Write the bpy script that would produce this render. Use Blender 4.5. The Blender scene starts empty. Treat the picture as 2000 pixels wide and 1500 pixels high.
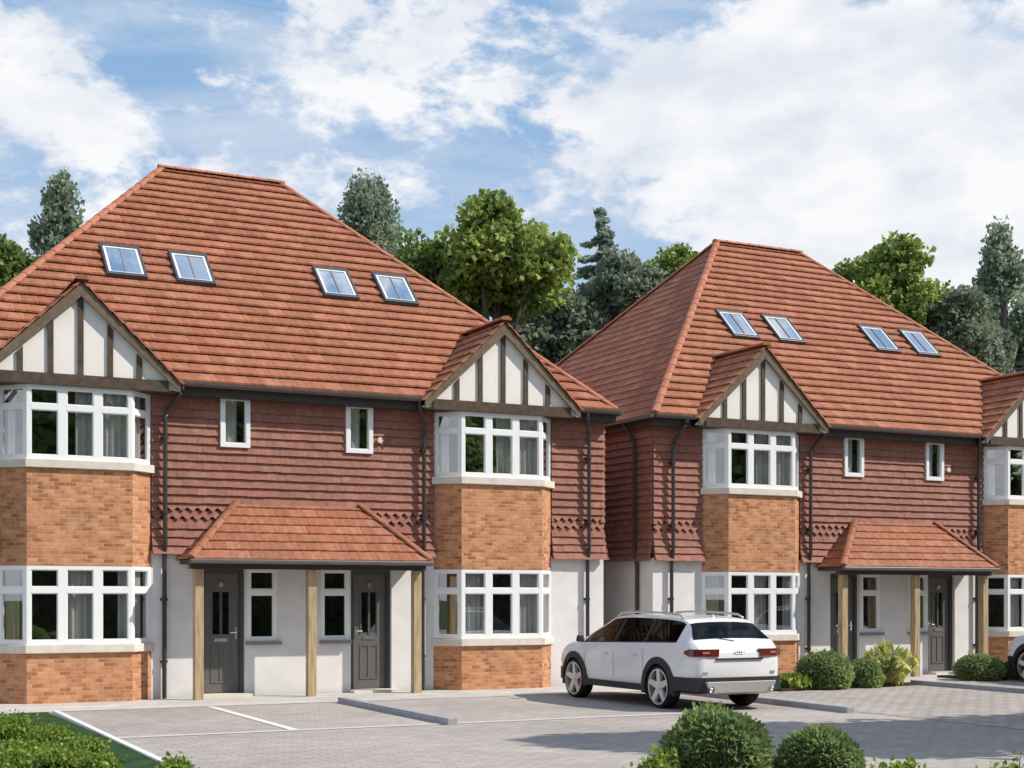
import bpy, math, random
import numpy as np
from mathutils import Vector, Matrix
random.seed(7); RNG = np.random.default_rng(7)
scene = bpy.context.scene
COL = scene.collection
R = math.radians

# ------------------------------------------------------------------ camera figures (metres)
FPX, THETA, VH, CX, EYE = 2843.0, R(63.1), 1164.5, 1001.4, 1.65
FWD = Vector((math.cos(THETA), math.sin(THETA), 0)); RGT = Vector((math.sin(THETA), -math.cos(THETA), 0))
def spot(u, d):            # a place on the ground d metres away along the line of sight
    p = FWD*d + RGT*((u-CX)/FPX*d); return (p.x, p.y)
def hgt(v, d): return EYE - (v-VH)/FPX*d

# ------------------------------------------------------------------ materials
def new_mat(name):
    m = bpy.data.materials.new(name); m.use_nodes = True
    nt = m.node_tree; nt.nodes.clear()
    out = nt.nodes.new('ShaderNodeOutputMaterial')
    return m, nt, out
def N(nt, t, **kw):
    n = nt.nodes.new(t)
    for k, v in kw.items():
        if k.startswith('i_'): n.inputs[k[2:].replace('_', ' ')].default_value = v
        else: setattr(n, k, v)
    return n
def L(nt, a, b): nt.links.new(a, b)
def ramp(nt, stops):
    r = nt.nodes.new('ShaderNodeValToRGB'); el = r.color_ramp.elements
    while len(el) < len(stops): el.new(0.5)
    for e, (p, c) in zip(el, stops): e.position = p; e.color = (*c, 1)
    return r
def mix(nt, a, b, fac, mode='MIX'):
    n = nt.nodes.new('ShaderNodeMix'); n.data_type = 'RGBA'; n.blend_type = mode
    for sock, val in ((n.inputs[0], fac), (n.inputs[6], a), (n.inputs[7], b)):
        if isinstance(val, (int, float)): sock.default_value = val
        elif isinstance(val, tuple): sock.default_value = (*val, 1)
        else: L(nt, val, sock)
    return n.outputs[2]
def plain(name, col, rough=.6, spec=.4, metal=0, var=.12, nscale=6, bump=0, bscale=40, coat=0, stretch=None):
    m, nt, out = new_mat(name)
    b = N(nt, 'ShaderNodeBsdfPrincipled'); b.inputs['Roughness'].default_value = rough
    b.inputs['Specular IOR Level'].default_value = spec; b.inputs['Metallic'].default_value = metal
    b.inputs['Coat Weight'].default_value = coat; b.inputs['Coat Roughness'].default_value = .04
    tc = N(nt, 'ShaderNodeTexCoord'); nz = N(nt, 'ShaderNodeTexNoise', i_Scale=nscale, i_Detail=6.0)
    if stretch:
        mpg = N(nt, 'ShaderNodeMapping'); mpg.inputs['Scale'].default_value = stretch; L(nt, tc.outputs['Object'], mpg.inputs['Vector']); L(nt, mpg.outputs[0], nz.inputs['Vector'])
    else: L(nt, tc.outputs['Object'], nz.inputs['Vector'])
    lo = tuple(c*(1-var) for c in col); hi = tuple(min(1, c*(1+var)) for c in col)
    rp = ramp(nt, [(.3, lo), (.7, hi)]); L(nt, nz.outputs['Fac'], rp.inputs['Fac'])
    L(nt, rp.outputs['Color'], b.inputs['Base Color'])
    if bump:
        n2 = N(nt, 'ShaderNodeTexNoise', i_Scale=bscale, i_Detail=4.0); L(nt, tc.outputs['Object'], n2.inputs['Vector'])
        bp = N(nt, 'ShaderNodeBump', i_Strength=bump, i_Distance=.01); L(nt, n2.outputs['Fac'], bp.inputs['Height'])
        L(nt, bp.outputs['Normal'], b.inputs['Normal'])
    L(nt, b.outputs['BSDF'], out.inputs['Surface'])
    return m
def tiles_mat(name, a, b_, c, streak):
    # clay: every tile its own fired colour, weather streaks in large patches
    m, nt, out = new_mat(name)
    b = N(nt, 'ShaderNodeBsdfPrincipled'); b.inputs['Roughness'].default_value = .72; b.inputs['Specular IOR Level'].default_value = .25
    g = N(nt, 'ShaderNodeNewGeometry'); rp = ramp(nt, [(0, a), (.5, b_), (1, c)])
    L(nt, g.outputs['Random Per Island'], rp.inputs['Fac'])
    tc = N(nt, 'ShaderNodeTexCoord'); mp = N(nt, 'ShaderNodeMapping'); mp.inputs['Scale'].default_value = (1.2, .5, 2.2)
    nz = N(nt, 'ShaderNodeTexNoise', i_Scale=1.1, i_Detail=7.0, i_Roughness=.65)
    L(nt, tc.outputs['Object'], mp.inputs['Vector']); L(nt, mp.outputs['Vector'], nz.inputs['Vector'])
    r2 = ramp(nt, [(.42, (0, 0, 0)), (.66, (1, 1, 1))]); L(nt, nz.outputs['Fac'], r2.inputs['Fac'])
    c1 = mix(nt, rp.outputs['Color'], streak, .0); mm = N(nt, 'ShaderNodeMath', operation='MULTIPLY'); mm.inputs[1].default_value = .4
    L(nt, r2.outputs['Color'], mm.inputs[0]); mixn = c1.node; L(nt, mm.outputs[0], mixn.inputs[0])
    n3 = N(nt, 'ShaderNodeTexNoise', i_Scale=14.0, i_Detail=5.0); L(nt, tc.outputs['Object'], n3.inputs['Vector'])
    r3 = ramp(nt, [(.3, (.82, .82, .82)), (.7, (1.12, 1.12, 1.12))]); L(nt, n3.outputs['Fac'], r3.inputs['Fac'])
    L(nt, mix(nt, c1, r3.outputs['Color'], 1.0, 'MULTIPLY'), b.inputs['Base Color'])
    bp = N(nt, 'ShaderNodeBump', i_Strength=.35, i_Distance=.008); L(nt, n3.outputs['Fac'], bp.inputs['Height']); L(nt, bp.outputs['Normal'], b.inputs['Normal'])
    L(nt, b.outputs['BSDF'], out.inputs['Surface'])
    return m
def brick_mat(name, c1, c2, c3, mortar, bw, bh, ms, rough=.85, bump=.6, uv=True, scalemix=2.0, c3amt=.7, blotch=.2):
    m, nt, out = new_mat(name)
    b = N(nt, 'ShaderNodeBsdfPrincipled'); b.inputs['Roughness'].default_value = rough; b.inputs['Specular IOR Level'].default_value = .2
    tc = N(nt, 'ShaderNodeTexCoord'); src = tc.outputs['UV' if uv else 'Object']
    br = N(nt, 'ShaderNodeTexBrick', i_Scale=1.0); br.inputs['Brick Width'].default_value = bw; br.inputs['Row Height'].default_value = bh
    br.inputs['Mortar Size'].default_value = ms; br.inputs['Mortar Smooth'].default_value = .3; br.inputs['Bias'].default_value = 0
    br.inputs['Color1'].default_value = (*c1, 1); br.inputs['Color2'].default_value = (*c2, 1); br.inputs['Mortar'].default_value = (*mortar, 1)
    L(nt, src, br.inputs['Vector'])
    # individual brick tints: snap to the brick grid
    nz = N(nt, 'ShaderNodeTexNoise', i_Scale=1/bw*.9, i_Detail=2.0); L(nt, src, nz.inputs['Vector'])
    rp = ramp(nt, [(.46, (0, 0, 0)), (.62, (1, 1, 1))]); L(nt, nz.outputs['Fac'], rp.inputs['Fac'])
    f = N(nt, 'ShaderNodeMath', operation='MULTIPLY'); f.inputs[1].default_value = c3amt; L(nt, rp.outputs['Color'], f.inputs[0])
    inv = N(nt, 'ShaderNodeMath', operation='SUBTRACT'); inv.inputs[0].default_value = 1; L(nt, br.outputs['Fac'], inv.inputs[1])
    f2 = N(nt, 'ShaderNodeMath', operation='MULTIPLY'); L(nt, f.outputs[0], f2.inputs[0]); L(nt, inv.outputs[0], f2.inputs[1])
    c = mix(nt, br.outputs['Color'], c3, f2.outputs[0])
    n3 = N(nt, 'ShaderNodeTexNoise', i_Scale=scalemix, i_Detail=8.0, i_Roughness=.7); L(nt, src, n3.inputs['Vector'])
    r3 = ramp(nt, [(.3, (1-blotch,)*3), (.7, (1+blotch*.8,)*3)]); L(nt, n3.outputs['Fac'], r3.inputs['Fac'])
    L(nt, mix(nt, c, r3.outputs['Color'], 1.0, 'MULTIPLY'), b.inputs['Base Color'])
    bp = N(nt, 'ShaderNodeBump', i_Strength=bump, i_Distance=.012); L(nt, inv.outputs[0], bp.inputs['Height']); L(nt, bp.outputs['Normal'], b.inputs['Normal'])
    L(nt, b.outputs['BSDF'], out.inputs['Surface'])
    return m
def glass_mat(name, refl, tint, rough=.01, power=4.0):
    # coated pane: part mirror, part clear, a slight ripple in the reflection
    m, nt, out = new_mat(name)
    gl = N(nt, 'ShaderNodeBsdfGlossy'); gl.inputs['Roughness'].default_value = rough; gl.inputs['Color'].default_value = (.93, .96, 1, 1)
    tr = N(nt, 'ShaderNodeBsdfTransparent'); tr.inputs['Color'].default_value = (*tint, 1)
    tc = N(nt, 'ShaderNodeTexCoord'); nz = N(nt, 'ShaderNodeTexNoise', i_Scale=1.6, i_Detail=1.0); L(nt, tc.outputs['Object'], nz.inputs['Vector'])
    bp = N(nt, 'ShaderNodeBump', i_Strength=.03, i_Distance=.02); L(nt, nz.outputs['Fac'], bp.inputs['Height']); L(nt, bp.outputs['Normal'], gl.inputs['Normal'])
    lw = N(nt, 'ShaderNodeLayerWeight'); pw = N(nt, 'ShaderNodeMath', operation='POWER'); pw.inputs[1].default_value = power; L(nt, lw.outputs['Facing'], pw.inputs[0])
    mx = N(nt, 'ShaderNodeMapRange'); mx.inputs['To Min'].default_value = refl; mx.inputs['To Max'].default_value = 1.0; L(nt, pw.outputs[0], mx.inputs['Value'])
    ms = N(nt, 'ShaderNodeMixShader'); L(nt, mx.outputs[0], ms.inputs[0]); L(nt, tr.outputs[0], ms.inputs[1]); L(nt, gl.outputs[0], ms.inputs[2])
    L(nt, ms.outputs[0], out.inputs['Surface'])
    return m
def leaf_mat(name, a, b_, c, transl=.35):
    m, nt, out = new_mat(name)
    g = N(nt, 'ShaderNodeNewGeometry'); rp = ramp(nt, [(0, a), (.55, b_), (1, c)]); L(nt, g.outputs['Random Per Island'], rp.inputs['Fac'])
    tc = N(nt, 'ShaderNodeTexCoord'); nz = N(nt, 'ShaderNodeTexNoise', i_Scale=.9, i_Detail=3.0); L(nt, tc.outputs['Object'], nz.inputs['Vector'])
    r2 = ramp(nt, [(.35, (.65, .72, .7)), (.65, (1.3, 1.22, 1.1))]); L(nt, nz.outputs['Fac'], r2.inputs['Fac'])
    col = mix(nt, rp.outputs['Color'], r2.outputs['Color'], 1.0, 'MULTIPLY')
    d = N(nt, 'ShaderNodeBsdfPrincipled'); d.inputs['Roughness'].default_value = .5; d.inputs['Specular IOR Level'].default_value = .25; L(nt, col, d.inputs['Base Color'])
    t = N(nt, 'ShaderNodeBsdfTranslucent'); L(nt, col, t.inputs['Color'])
    ms = N(nt, 'ShaderNodeMixShader', i_Fac=transl); L(nt, d.outputs[0], ms.inputs[1]); L(nt, t.outputs[0], ms.inputs[2]); L(nt, ms.outputs[0], out.inputs['Surface'])
    return m
def curtain_mat(name, col):
    m, nt, out = new_mat(name)
    d = N(nt, 'ShaderNodeBsdfDiffuse'); d.inputs['Color'].default_value = (*col, 1)
    t = N(nt, 'ShaderNodeBsdfTranslucent'); t.inputs['Color'].default_value = (*col, 1)
    ms = N(nt, 'ShaderNodeMixShader', i_Fac=.3); L(nt, d.outputs[0], ms.inputs[1]); L(nt, t.outputs[0], ms.inputs[2]); L(nt, ms.outputs[0], out.inputs['Surface'])
    return m

M = {}
M['roof'] = tiles_mat('roof clay', (.31, .113, .062), (.36, .138, .076), (.42, .172, .098), (.22, .10, .058))
M['hip'] = tiles_mat('hip clay', (.40, .145, .08), (.45, .17, .10), (.50, .20, .12), (.34, .14, .08))
M['clad'] = tiles_mat('hung clay', (.31, .136, .09), (.30, .127, .094), (.36, .165, .118), (.22, .105, .075))
M['brick'] = brick_mat('brick', (.62, .29, .14), (.30, .115, .055), (.66, .36, .20), (.52, .30, .18), .165, .062, .007, scalemix=7, c3amt=.45, blotch=.14)
M['render'] = plain('white render', (.73, .70, .68), .9, .2, var=.08, nscale=2.2, bump=.25, bscale=60)
M['cream'] = plain('cream panel', (.80, .76, .70), .85, .2, var=.04, nscale=2, bump=.2, bscale=50)
M['upvc'] = plain('white frame', (.82, .82, .81), .35, .5, var=.02)
M['stone'] = plain('sill stone', (.66, .60, .52), .8, .3, var=.1, nscale=5, bump=.2)
M['slate'] = plain('grey sill', (.22, .23, .25), .7, .3, var=.1)
M['timber'] = plain('dark oak', (.085, .060, .041), .75, .25, var=.3, nscale=9, bump=.3)
M['barge'] = plain('barge oak', (.155, .115, .078), .75, .25, var=.25, nscale=9, bump=.3)
M['oak'] = plain('post oak', (.42, .315, .185), .75, .25, var=.3, nscale=9, bump=.3, stretch=(3, 3, .25))
M['black'] = plain('black plastic', (.035, .032, .032), .4, .5, var=.1)
M['gutter'] = plain('brown grey gutter', (.11, .098, .09), .35, .5, var=.1)
M['fascia'] = plain('brown fascia', (.05, .04, .033), .5, .4, var=.1)
M['door'] = plain('grey door', (.125, .12, .112), .45, .4, var=.08)
M['doorframe'] = plain('dark door frame', (.06, .062, .062), .5, .4, var=.08)
M['chrome'] = plain('brushed steel', (.7, .7, .7), .25, .5, 1.0, var=.05)
M['inside'] = plain('room plaster', (.50, .47, .43), .9, .1, var=.05)
M['under'] = plain('underlay', (.06, .04, .035), .9, .1, var=.1)
M['skyframe'] = plain('skylight frame', (.06, .062, .07), .4, .5, var=.1)
M['glass'] = glass_mat('window glass', .30, (.88, .90, .89))
M['skyglass'] = glass_mat('skylight glass', .86, (.5, .55, .6))
M['carglass'] = glass_mat('tinted glass', .035, (.15, .16, .165), power=7.0)
M['curtain'] = curtain_mat('sheer curtain', (.82, .81, .78))
M['curtain2'] = curtain_mat('beige curtain', (.50, .38, .28))
M['paint'] = plain('white car paint', (.74, .73, .74), .28, .5, var=.01, coat=.8)
M['clad_black'] = plain('black cladding', (.022, .022, .024), .55, .4, var=.1)
M['tyre'] = plain('tyre', (.016, .016, .017), .8, .2, var=.1)
M['alloy'] = plain('alloy', (.62, .62, .64), .3, .5, .75, var=.03)
M['skid'] = plain('skid plate', (.50, .48, .47), .35, .5, .5, var=.05)
M['seat'] = plain('car seat', (.05, .045, .04), .8, .2)
M['plate'] = plain('blank plate', (.74, .73, .70), .4, .4, var=.02)
M['soil'] = plain('soil', (.06, .045, .03), .95, .1, var=.3, nscale=12, bump=.6)
M['bark'] = plain('bark', (.10, .08, .062), .9, .1, var=.35, nscale=4, bump=.6, bscale=14)
M['palebark'] = plain('pale bark', (.20, .185, .165), .9, .1, var=.3, nscale=3, bump=.5, bscale=10)
M['kerb'] = plain('white kerb', (.70, .68, .66), .8, .2, var=.1, nscale=8)
M['white_line'] = plain('white paving line', (.68, .65, .62), .8, .2, var=.12, nscale=10)
M['bar'] = plain('grey kerb bar', (.34, .34, .37), .8, .2, var=.1, nscale=8)
M['path'] = brick_mat('path slabs', (.50, .46, .42), (.55, .51, .47), (.48, .45, .42), (.42, .39, .36), .6, .45, .008, bump=.2, uv=False)
M['paving'] = brick_mat('block paving', (.405, .355, .325), (.36, .315, .29), (.46, .40, .355), (.29, .26, .235), .24, .12, .010, bump=.4, uv=False, scalemix=.35)
M['setts'] = brick_mat('court blocks', (.415, .365, .33), (.345, .305, .28), (.48, .415, .365), (.20, .18, .16), .30, .15, .014, bump=.6, uv=False, scalemix=.4)
M['strip'] = plain('channel strip', (.53, .49, .46), .85, .2, var=.1, nscale=6)
def light_mat(name, col, rough=.15):
    m = plain(name, col, rough, .6, var=.15, nscale=18, coat=.6); return m
M['tail'] = light_mat('tail lamp red', (.13, .014, .014)); M['tail2'] = light_mat('tail lamp pale', (.50, .16, .10)); M['headlamp'] = light_mat('head lamp', (.6, .6, .62))

# ------------------------------------------------------------------ mesh builder
class MB:
    def __init__(s): s.v = []; s.f = []
    def poly(s, pts):
        n = len(s.v); s.v += [tuple(p) for p in pts]; s.f.append(tuple(range(n, n+len(pts)))); return s
    def hexa(s, b, t):       # bottom loop (ccw from above), top loop
        n = len(s.v); k = len(b); s.v += [tuple(p) for p in b] + [tuple(p) for p in t]
        s.f.append(tuple(range(n+k-1, n-1, -1))); s.f.append(tuple(range(n+k, n+2*k)))
        for i in range(k): j = (i+1) % k; s.f.append((n+i, n+j, n+k+j, n+k+i))
        return s
    def box(s, x0, x1, y0, y1, z0, z1):
        return s.hexa([(x0,y0,z0),(x1,y0,z0),(x1,y1,z0),(x0,y1,z0)], [(x0,y0,z1),(x1,y0,z1),(x1,y1,z1),(x0,y1,z1)])
    def bar(s, a, b, w, h, up=(0,0,1)):   # rectangular bar from a to b, w across, h along up
        a = Vector(a); b = Vector(b); d = (b-a).normalized(); sd = d.cross(Vector(up)).normalized(); u2 = sd.cross(d)
        q = lambda p, i, j: p + sd*(w/2*i) + u2*(h/2*j)
        return s.hexa([q(a,-1,-1),q(a,1,-1),q(a,1,1),q(a,-1,1)][::-1], [q(b,-1,-1),q(b,1,-1),q(b,1,1),q(b,-1,1)][::-1])
    def tube(s, path, rad, k=10, cap=True):
        path = [Vector(p) for p in path]; rads = rad if isinstance(rad, (list, tuple)) else [rad]*len(path)
        n0 = len(s.v)
        for i, p in enumerate(path):
            d = (path[min(i+1, len(path)-1)] - path[max(i-1, 0)]).normalized()
            a = d.cross(Vector((0, 0, 1)) if abs(d.z) < .9 else Vector((1, 0, 0))).normalized(); b = d.cross(a)
            for j in range(k):
                t = 2*math.pi*j/k; s.v.append(tuple(p + a*math.cos(t)*rads[i] + b*math.sin(t)*rads[i]))
        for i in range(len(path)-1):
            for j in range(k):
                j2 = (j+1) % k; s.f.append((n0+i*k+j, n0+i*k+j2, n0+(i+1)*k+j2, n0+(i+1)*k+j))
        if cap:
            s.f.append(tuple(n0+j for j in range(k))[::-1]); s.f.append(tuple(n0+(len(path)-1)*k+j for j in range(k)))
        return s
    def build(s, name, mat, parent=None, smooth=False, bevel=0):
        me = bpy.data.meshes.new(name); me.from_pydata(s.v, [], s.f); me.update()
        me.materials.append(M[mat] if isinstance(mat, str) else mat)
        uv = me.uv_layers.new(name='UVMap'); data = np.zeros(len(me.loops)*2, dtype=np.float32)
        for p in me.polygons:
            n = p.normal
            if abs(n.z) < .9:
                t = Vector((-n.y, n.x, 0)).normalized(); b = n.cross(t)
            else: t = Vector((1, 0, 0)); b = Vector((0, 1, 0))
            for li in p.loop_indices:
                co = me.vertices[me.loops[li].vertex_index].co; data[2*li] = co.dot(t); data[2*li+1] = co.dot(b)
        uv.data.foreach_set('uv', data)
        if smooth: me.polygons.foreach_set('use_smooth', [True]*len(me.polygons))
        o = bpy.data.objects.new(name, me); COL.objects.link(o)
        if parent: o.parent = parent
        if bevel:
            bv = o.modifiers.new('bevel', 'BEVEL'); bv.width = bevel; bv.segments = 2; bv.limit_method = 'ANGLE'
        return o
def tag(o, label=None, cat=None, group=None, kind=None):
    if label: o['label'] = label
    if cat: o['category'] = cat
    if group: o['group'] = group
    if kind: o['kind'] = kind
    return o
def empty(name, loc, rz=0):
    o = bpy.data.objects.new(name, None); COL.objects.link(o); o.location = loc; o.rotation_euler = (0, 0, rz); o.empty_display_size = .3; return o
def copy_tree(o, parent=None):
    c = o.copy(); COL.objects.link(c)
    if parent: c.parent = parent
    for ch in [x for x in COL.objects if x.parent == o]: copy_tree(ch, c)
    return c

# ------------------------------------------------------------------ tiles
def roof_tiles(mb, O, U, W, width, slope, left, right, tw=.27, gauge=.262, lift=.074, seed=0):
    """courses of clay tiles on a plane: O eave origin, U along the eave, W up the slope; left(w), right(w) bound each course"""
    rnd = random.Random(seed); O = Vector(O); U = Vector(U).normalized(); W = Vector(W).normalized(); Nn = U.cross(W).normalized()
    if Nn.z < 0: Nn = -Nn
    rows = int(math.ceil(slope/gauge))
    for r in range(rows):
        w0 = r*gauge - (.03 if r == 0 else .012); w1 = min((r+1)*gauge+.04, slope)
        off = (tw/2 if r % 2 else 0) - tw
        k = 0
        while off + k*tw < width + tw:
            a = off + k*tw + .003; b = a + tw - .006; k += 1
            la, ra = left(max(w0,0)), right(max(w0,0)); lb, rb = left(w1), right(w1)
            a0, b0 = max(a, la), min(b, ra); a1, b1 = max(a, lb), min(b, rb)
            if b0 - a0 < .01 and b1 - a1 < .01: continue
            if b0 < a0: a0 = b0 = (a0+b0)/2
            if b1 < a1: a1 = b1 = (lb+rb)/2 if lb > rb else min(max(a1, lb), rb)
            h0 = lift + rnd.uniform(-.003, .003); h1 = .012; dw = rnd.uniform(-.003, .003)
            n = len(mb.v); ch = lift*.34
            prof = [(0, 0), (.22, .006), (.55, .0), (.85, .009), (1, .003)]
            am, bm = (a0*.86+a1*.14, b0*.86+b1*.14)
            for q0, q1, ww, base, k2 in ((a0, b0, w0+dw+.05, -.004, 0), (a0, b0, w0+dw, h0-ch, 1), (am, bm, w0+dw+ch*.75, h0, 1), (a1, b1, w1, h1, .4)):
                for f, hh in prof: mb.v.append(tuple(O + U*(q0+(q1-q0)*f) + W*ww + Nn*(base+hh*k2)))
            for j in range(3):
                for i in range(4): mb.f.append((n+5*j+i, n+5*j+i+1, n+5*j+6+i, n+5*j+5+i))
            mb.f.append((n, n+5, n+10, n+15)); mb.f.append((n+4, n+19, n+14, n+9))
def ridge_run(mb, a, b, rad=.11, seg=.33, seed=0, lift=.03):
    rnd = random.Random(seed); a = Vector(a); b = Vector(b); d = (b-a); ln = d.length; d.normalize(); n = max(1, round(ln/seg)); st = ln/n
    sd = d.cross(Vector((0,0,1))).normalized(); up = sd.cross(d)
    for i in range(n):
        p = a + d*(i*st-.02); q = a + d*((i+1)*st+.02); r0 = rad*(1.08+rnd.uniform(-.02,.02)); r1 = rad*.95; k = 6; n0 = len(mb.v)
        for c, rr in ((p, r0), (q, r1)):
            for j in range(k+1):
                t = math.pi*j/k; mb.v.append(tuple(c + sd*math.cos(t)*rr + up*(math.sin(t)*rr*.7+lift-.05)))
        for j in range(k): mb.f.append((n0+j, n0+j+1, n0+k+2+j, n0+k+1+j))
        mb.f.append(tuple(range(n0, n0+k+1))[::-1]); mb.f.append(tuple(range(n0+k+1, n0+2*k+2)))
def hung_tiles(mb, O, U, out, length, z0, rows, openings, gauge=.139, tw=.165, orn=(4, 5), seed=0):
    """vertical tile hanging along U from O, facing out; openings = (u0,u1,z0,z1)"""
    rnd = random.Random(seed); O = Vector(O); U = Vector(U); out = Vector(out); Z = Vector((0,0,1))
    for r in range(rows):
        zb = z0 + r*gauge; zt = zb + gauge + .02; ext = (.085, .05, .022)[r] if r < 3 else 0.0; ext1 = (.05, .022, 0)[r] if r < 3 else 0.0
        cuts = sorted((u0, u1) for u0, u1, a, b in openings if a < zb+gauge*.5 < b)
        k = 0; off = (tw/2 if r % 2 else 0) - tw
        while off + k*tw < length:
            a = off + k*tw + .001; b = a + tw - .002; k += 1; a = max(a, 0); b = min(b, length)
            for u0, u1 in cuts:
                if a >= u0 and b <= u1: b = a-1
                elif a < u0 < b <= u1 + 1e-6 or (a < u0 and b > u0): b = u0
                elif u0 <= a < u1 < b: a = u1
            if b - a < .015: continue
            hb = .052 + ext + rnd.uniform(-.004, .004); ht = .010 + ext1; P = lambda u, z, h: tuple(O + U*u + Z*z + out*h)
            zb2 = zb + rnd.uniform(-.004, .004); n = len(mb.v)
            if r in orn and b-a > .12:
                m = (a+b)/2; sh = zb2 + gauge*.50; hb += .004
                mb.v += [P(a,zt,ht), P(b,zt,ht), P(b,sh,(hb+ht)/2), P(m,zb2,hb), P(a,sh,(hb+ht)/2), P(b,sh,ht-.01), P(m,zb2,ht-.01), P(a,sh,ht-.01)]
                mb.f += [(n,n+4,n+3,n+2,n+1), (n+4,n+7,n+6,n+3), (n+3,n+6,n+5,n+2)]
            else:
                mb.v += [P(a,zt,ht), P(b,zt,ht), P(b,zb2,hb), P(a,zb2,hb), P(b,zb2,ht-.012), P(a,zb2,ht-.012)]
                mb.f += [(n,n+3,n+2,n+1), (n+3,n+5,n+4,n+2), (n,n+5,n+3), (n+1,n+2,n+4)]
def wall_sheet(mb, x0, x1, z0, z1, y0, y1, ops):
    """a wall along x between y0 (front) and y1 with rectangular openings; only its outer faces and reveals"""
    xs = sorted({x0, x1, *[o[0] for o in ops], *[o[1] for o in ops]}); zs = sorted({z0, z1, *[o[2] for o in ops], *[o[3] for o in ops]})
    xs = [x for x in xs if x0 <= x <= x1]; zs = [z for z in zs if z0 <= z <= z1]
    solid = lambda i, j: 0 <= i < len(xs)-1 and 0 <= j < len(zs)-1 and not any(o[0] <= (xs[i]+xs[i+1])/2 <= o[1] and o[2] <= (zs[j]+zs[j+1])/2 <= o[3] for o in ops)
    for i in range(len(xs)-1):
        for j in range(len(zs)-1):
            if not solid(i, j): continue
            a, b, c, d = xs[i], xs[i+1], zs[j], zs[j+1]
            mb.poly([(a,y0,c),(b,y0,c),(b,y0,d),(a,y0,d)]); mb.poly([(b,y1,c),(a,y1,c),(a,y1,d),(b,y1,d)])
            if not solid(i-1, j): mb.poly([(a,y1,c),(a,y0,c),(a,y0,d),(a,y1,d)])
            if not solid(i+1, j): mb.poly([(b,y0,c),(b,y1,c),(b,y1,d),(b,y0,d)])
            if not solid(i, j-1): mb.poly([(a,y1,c),(b,y1,c),(b,y0,c),(a,y0,c)])
            if not solid(i, j+1): mb.poly([(a,y0,d),(b,y0,d),(b,y1,d),(a,y1,d)])

# ------------------------------------------------------------------ the pair of houses (local: x along the front, y into the depth, front wall y=0)
WX, DEP, EX, EY, EZ, RX, RY, RZ, BX = 5.94, 9.40, 6.07, -.262, 5.08, 1.195, 4.70, 9.90, 3.651
BD, BW, BWW = -.365, .80, 1.176
def frame_on_line(mb, gl, a, b, z0, z1, lights, mull, edge, ztr, depth=.07, bar=.09):
    """window on the plan line a->b (outer face): lights wide panes, transom at ztr"""
    a = Vector((*a, 0)); b = Vector((*b, 0)); d = (b-a); ln = d.length; d.normalize(); out = Vector((d.y, -d.x, 0))
    def bx(u0, u1, za, zb, o0=0.0, o1=-depth):
        q = lambda u, o, z: tuple(a + d*u + out*o + Vector((0,0,z)))
        mb.hexa([q(u0,o0,za),q(u1,o0,za),q(u1,o1,za),q(u0,o1,za)], [q(u0,o0,zb),q(u1,o0,zb),q(u1,o1,zb),q(u0,o1,zb)])
    pw = (ln - 2*edge - mull*(lights-1))/lights
    bx(0, ln, z0, z0+.065); bx(0, ln, z1-.06, z1)
    bx(0, edge, z0+.065, z1-.06); bx(ln-edge, ln, z0+.065, z1-.06)
    for i in range(lights):
        u = edge + i*(pw+mull)
        if i < lights-1: bx(u+pw, u+pw+mull, z0+.065, z1-.06)
        if ztr: bx(u, u+pw, ztr-bar/2, ztr+bar/2, .002)
        spans = [(z0+.065, ztr-bar/2), (ztr+bar/2, z1-.06)] if ztr else [(z0+.065, z1-.06)]
        for c, e in spans:
            # slim sash rim and bead
            bx(u, u+.016, c, e, -.012, -.05); bx(u+pw-.016, u+pw, c, e, -.012, -.05); bx(u+.016, u+pw-.016, c, c+.016, -.012, -.05); bx(u+.016, u+pw-.016, e-.016, e, -.012, -.05)
            q = lambda uu, z: tuple(a + d*uu + out*(-.034) + Vector((0,0,z)))
            gl.poly([q(u+.01,c+.01), q(u+pw-.01,c+.01), q(u+pw-.01,e-.01), q(u+.01,e-.01)])
def drape(mb, pts, z0, z1, amp=.022, wave=.11, seed=0):
    rnd = random.Random(seed); P = [Vector((*p, 0)) for p in pts]; seq = []
    for a, b in zip(P, P[1:]):
        d = b-a; n = max(6, int(d.length/.014)); nn = Vector((d.y, -d.x, 0)).normalized()
        for i in range(n):
            t = i/n*d.length; seq.append((a + d*(i/n), nn*(amp*(math.sin(2*math.pi*t/wave) + .5*math.sin(2*math.pi*t/(wave*.61)+1)))))
    n0 = len(mb.v)
    for p, o in seq:
        for z, k in ((z0, 1.0), ((z0+z1)/2, .8), (z1, .55)): mb.v.append((p.x+o.x*k, p.y+o.y*k, z))
    for i in range(len(seq)-1):
        for j in range(2): mb.f.append((n0+3*i+j, n0+3*i+3+j, n0+3*i+4+j, n0+3*i+1+j))
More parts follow.
